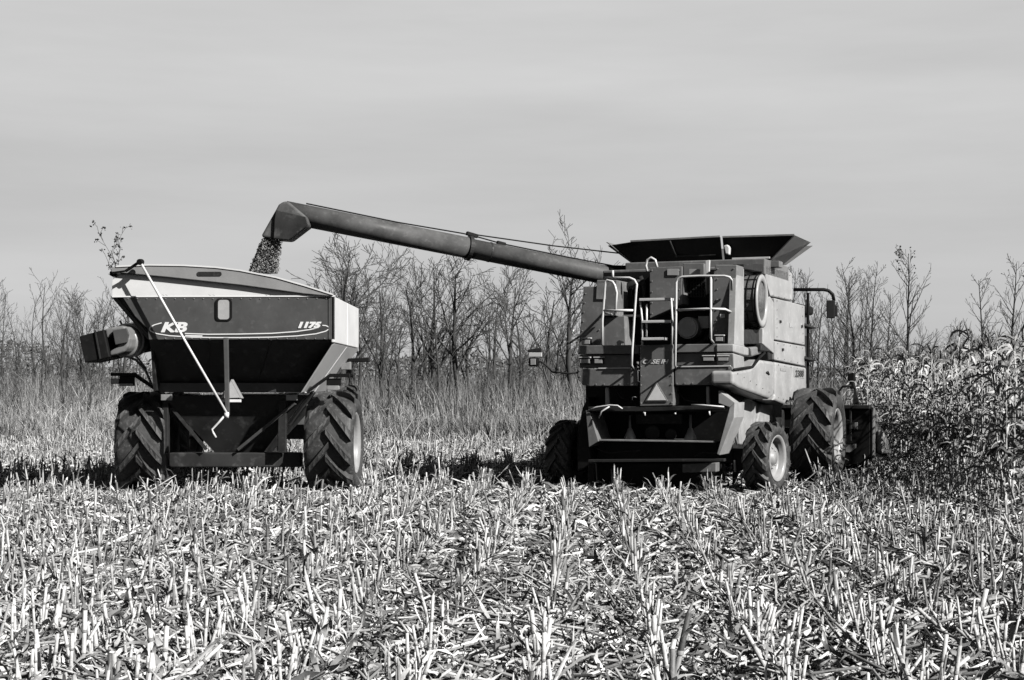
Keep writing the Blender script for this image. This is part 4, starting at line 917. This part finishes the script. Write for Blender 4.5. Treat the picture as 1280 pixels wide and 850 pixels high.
# ---- bare trees
def tree_segments(seed, kind):
    q = random.Random(seed); trunk, crown, tips = [], [], []
    def grow(p, d, length, r, depth, store, maxd, up, wob, kids, ang, shrink):
        n = 6 if depth == 0 else 5 if depth == 1 else 4
        pts = [p]; rad = [r]; dirs = [d]
        for i in range(n):
            d = (d + Vector((q.gauss(0, wob), q.gauss(0, wob), q.gauss(0, wob) + up))).normalized()
            p = p + d * (length / n); pts.append(p); rad.append(max(.0135, r * (1 - (.72 if depth else .85) * (i + 1) / n))); dirs.append(d)
        store.append((pts, rad))
        if depth >= maxd: tips.append(pts[-1]); return
        for k_ in range(kids[depth]):
            lo_ = .22 if depth == 0 else .15
            t = lo_ + (1 - lo_) * (k_ + q.random()) / kids[depth]; t = min(t, .97)
            i = min(n - 1, int(t * n)); b_ = pts[i].lerp(pts[i + 1], t * n - i); dd = dirs[i + 1]
            ax_ = dd.cross(Vector((q.gauss(0, 1), q.gauss(0, 1), q.gauss(0, 1)))).normalized()
            nd = (Matrix.Rotation(q.uniform(*ang), 3, ax_) @ dd).normalized()
            rl = rad[i] * q.uniform(.4, .62)
            fl = (1 - .72 * t) if kind == 'leader' else (1 - .45 * t)
            grow(b_, nd, length * shrink * fl * q.uniform(.7, 1.25), max(.0135, rl), depth + 1, crown, maxd, up * 1.2 if kind == 'leader' else up * .8, wob * .95, kids, ang, shrink if kind != 'leader' else shrink * 1.05)
    if kind == 'leader': grow(Vector((0, 0, -.05)), Vector((q.gauss(0, .03), q.gauss(0, .03), 1)), 10., .13, 0, trunk, 2, .05, .05, (24, 6), (.5, .95), .42)
    elif kind == 'slim': grow(Vector((0, 0, -.05)), Vector((q.gauss(0, .05), q.gauss(0, .05), 1)), 10., .1, 0, trunk, 2, .05, .09, (13, 5), (.4, .8), .34)
    elif kind == 'fork':
        grow(Vector((0, 0, -.05)), Vector((q.gauss(0, .025), q.gauss(0, .025), 1)), 7.6, .17, 0, trunk, 3, .05, .07, (9, 7, 4), (.35, .8), .58)
    else: grow(Vector((0, 0, -.05)), Vector((q.gauss(0, .02), q.gauss(0, .02), 1)), 8., .23, 0, trunk, 3, .04, .075, (12, 7, 5), (.4, 1.0), .56)
    cxy = sum((Vector((p.x, p.y)) for p in tips), Vector((0, 0))) / len(tips); cz = sum(p.z for p in tips) / len(tips)
    for pts in [p for st in (trunk, crown) for p, _ in st] + [tips]:
        for i, p in enumerate(pts): pts[i] = Vector((p.x - cxy.x * p.z / cz, p.y - cxy.y * p.z / cz, p.z))
    return trunk, crown, tips
def seg_mesh(name, segs, sides, mat):
    m_ = MB()
    for pts, rad in segs: m_.tube(pts, rad, sides, cap=False)
    return m_.mesh(name, M[mat], smooth=True, recalc=False)
TREES = {}
for kind, cnt in (('leader', 3), ('slim', 4), ('fork', 3), ('spread', 3)):
    for i in range(cnt):
        tk, cr, tips = tree_segments(40 + i * 7 + len(kind) * 100, kind)
        hgt = max(p.z for pts, _ in tk + cr for p in pts)
        TREES[(kind, i)] = (seg_mesh('trunk', tk, 6, 'bark'), seg_mesh('crown', cr, 3, 'twig'), hgt, tips)
def tree(px, Y, topy, kind, i, label, group=None, leaves=0, wid=1.):
    tm, cm, hgt, tips = TREES[(kind, i)]
    h = CAMZ + (HOR - topy) / F * Y; s_ = h / hgt
    e = empty('bare_tree', at(px, HOR, Y).xy.to_3d(), rng.uniform(0, 2 * PI)); e.scale = (s_ * wid, s_ * wid, s_)
    tag(e, label, 'tree', group)
    link('trunk', tm, e); link('crown', cm, e)
    if leaves:
        q = random.Random(int(px)); hi_ = sorted(tips, key=lambda p: -p.z)[:int(len(tips) * .35)]; m_ = MB()
        for _ in range(leaves):
            c_ = q.choice(hi_) + Vector((q.gauss(0, .06), q.gauss(0, .06), q.gauss(-.05, .08))); a = Vector((q.gauss(0, 1), q.gauss(0, 1), q.gauss(0, 1))).normalized(); b_ = a.cross(Vector((q.gauss(0, 1), q.gauss(0, 1), q.gauss(0, 1)))).normalized(); l_ = q.uniform(.05, .1)
            m_.add([c_ - a * l_, c_ + b_ * l_ * .7, c_ + a * l_, c_ - b_ * l_ * .7], [(0, 1, 2, 3)])
        m_.build('dead_leaves', M['deadleaf'], e, recalc=False)
    return e
# trees one can pick out
for a in ((150, 96, 278, 'slim', 1, 'tall slender tree with clinging dead leaves behind the left end of the grain cart', None, 150, 1.1),
          (424, 92, 284, 'spread', 0, 'big spreading bare tree right beside the grain cart under the auger spout', None, 0, 1.15),
          (478, 100, 300, 'fork', 1, 'forked bare tree between the cart and the straight tree below the auger', None),
          (518, 95, 294, 'fork', 0, 'straight forked bare tree under the middle of the auger', None),
          (578, 100, 300, 'spread', 1, 'dense bare tree with sweeping limbs below the auger joint', None),
          (640, 104, 318, 'fork', 2, 'bare tree standing behind the small warning lamp left of the combine', None),
          (722, 104, 264, 'spread', 2, 'tallest rounded bare tree rising just left of the combine roof', None, 0, 1.0),
          (1063, 86, 322, 'leader', 1, 'upright bare tree right of the combine mirror', None),
          (1092, 92, 326, 'leader', 2, 'upright bare tree between the mirror tree and the leaf-tipped tree', None),
          (1136, 84, 304, 'leader', 0, 'pointed bare tree with dead leaves at its tips above the standing corn', None, 90),
          (1229, 96, 338, 'leader', 1, 'small pointed bare tree above the standing corn, left of the edge tree', None, 14),
          (1266, 88, 316, 'leader', 2, 'pointed bare tree above the standing corn at the picture edge', None, 16),
          (82, 74, 366, 'slim', 2, 'slim bare tree with a crooked foot in the grass left of the grain cart', None),
          (488, 66, 392, 'fork', 2, 'low branching bare sapling in the grass right of the grain cart wheel', None)): tree(*a)
q = random.Random(5)
def filler(x0, x1, n, t0, t1, label, group, kinds=('slim', 'slim', 'fork', 'leader'), y0=92, y1=138):
    for k_ in range(n):
        px = x0 + (x1 - x0) * (k_ + q.random()) / n; kd = q.choice(kinds)
        tree(px, q.uniform(y0, y1), q.uniform(t0, t1), kd, q.randrange(4 if kd == 'slim' else 3), label, group, 0, q.uniform(.8, 1.15))
filler(-20, 180, 27, 332, 405, 'thin bare tree in the treeline left of the grain cart', 'treeline left of the grain cart', ('slim', 'slim', 'fork'))
filler(190, 380, 12, 345, 400, 'thin bare tree of which little shows behind the grain cart', 'trees behind the grain cart', ('slim', 'fork'))
filler(385, 740, 20, 315, 440, 'thin bare tree in the woods between the grain cart and the combine', 'treeline between the two machines', ('slim', 'fork', 'fork', 'spread'))
filler(985, 1120, 19, 322, 420, 'thin bare tree in the treeline right of the combine', 'treeline right of the combine', ('slim', 'leader', 'leader'))
filler(1120, 1290, 14, 385, 430, 'low thin bare tree showing above the standing corn', 'low trees above the standing corn', ('slim', 'fork', 'leader'))
for px, ty, kd, i in ((450, 300, 'spread', 1), (545, 314, 'slim', 0), (690, 322, 'fork', 1)):
    tree(px, q.uniform(92, 112), ty, kd, i, 'tall full-crowned bare tree reaching up towards the auger', 'tall trees along the auger', 0, 1.2)
filler(392, 735, 7, 430, 470, 'low bare shrub in the tall grass between the two machines', 'shrubs in the grass between the machines', ('fork', 'spread'), 62, 92)
filler(-10, 140, 8, 420, 470, 'low bare shrub in the tall grass left of the grain cart', 'shrubs in the grass left of the cart', ('fork', 'spread'), 62, 92)
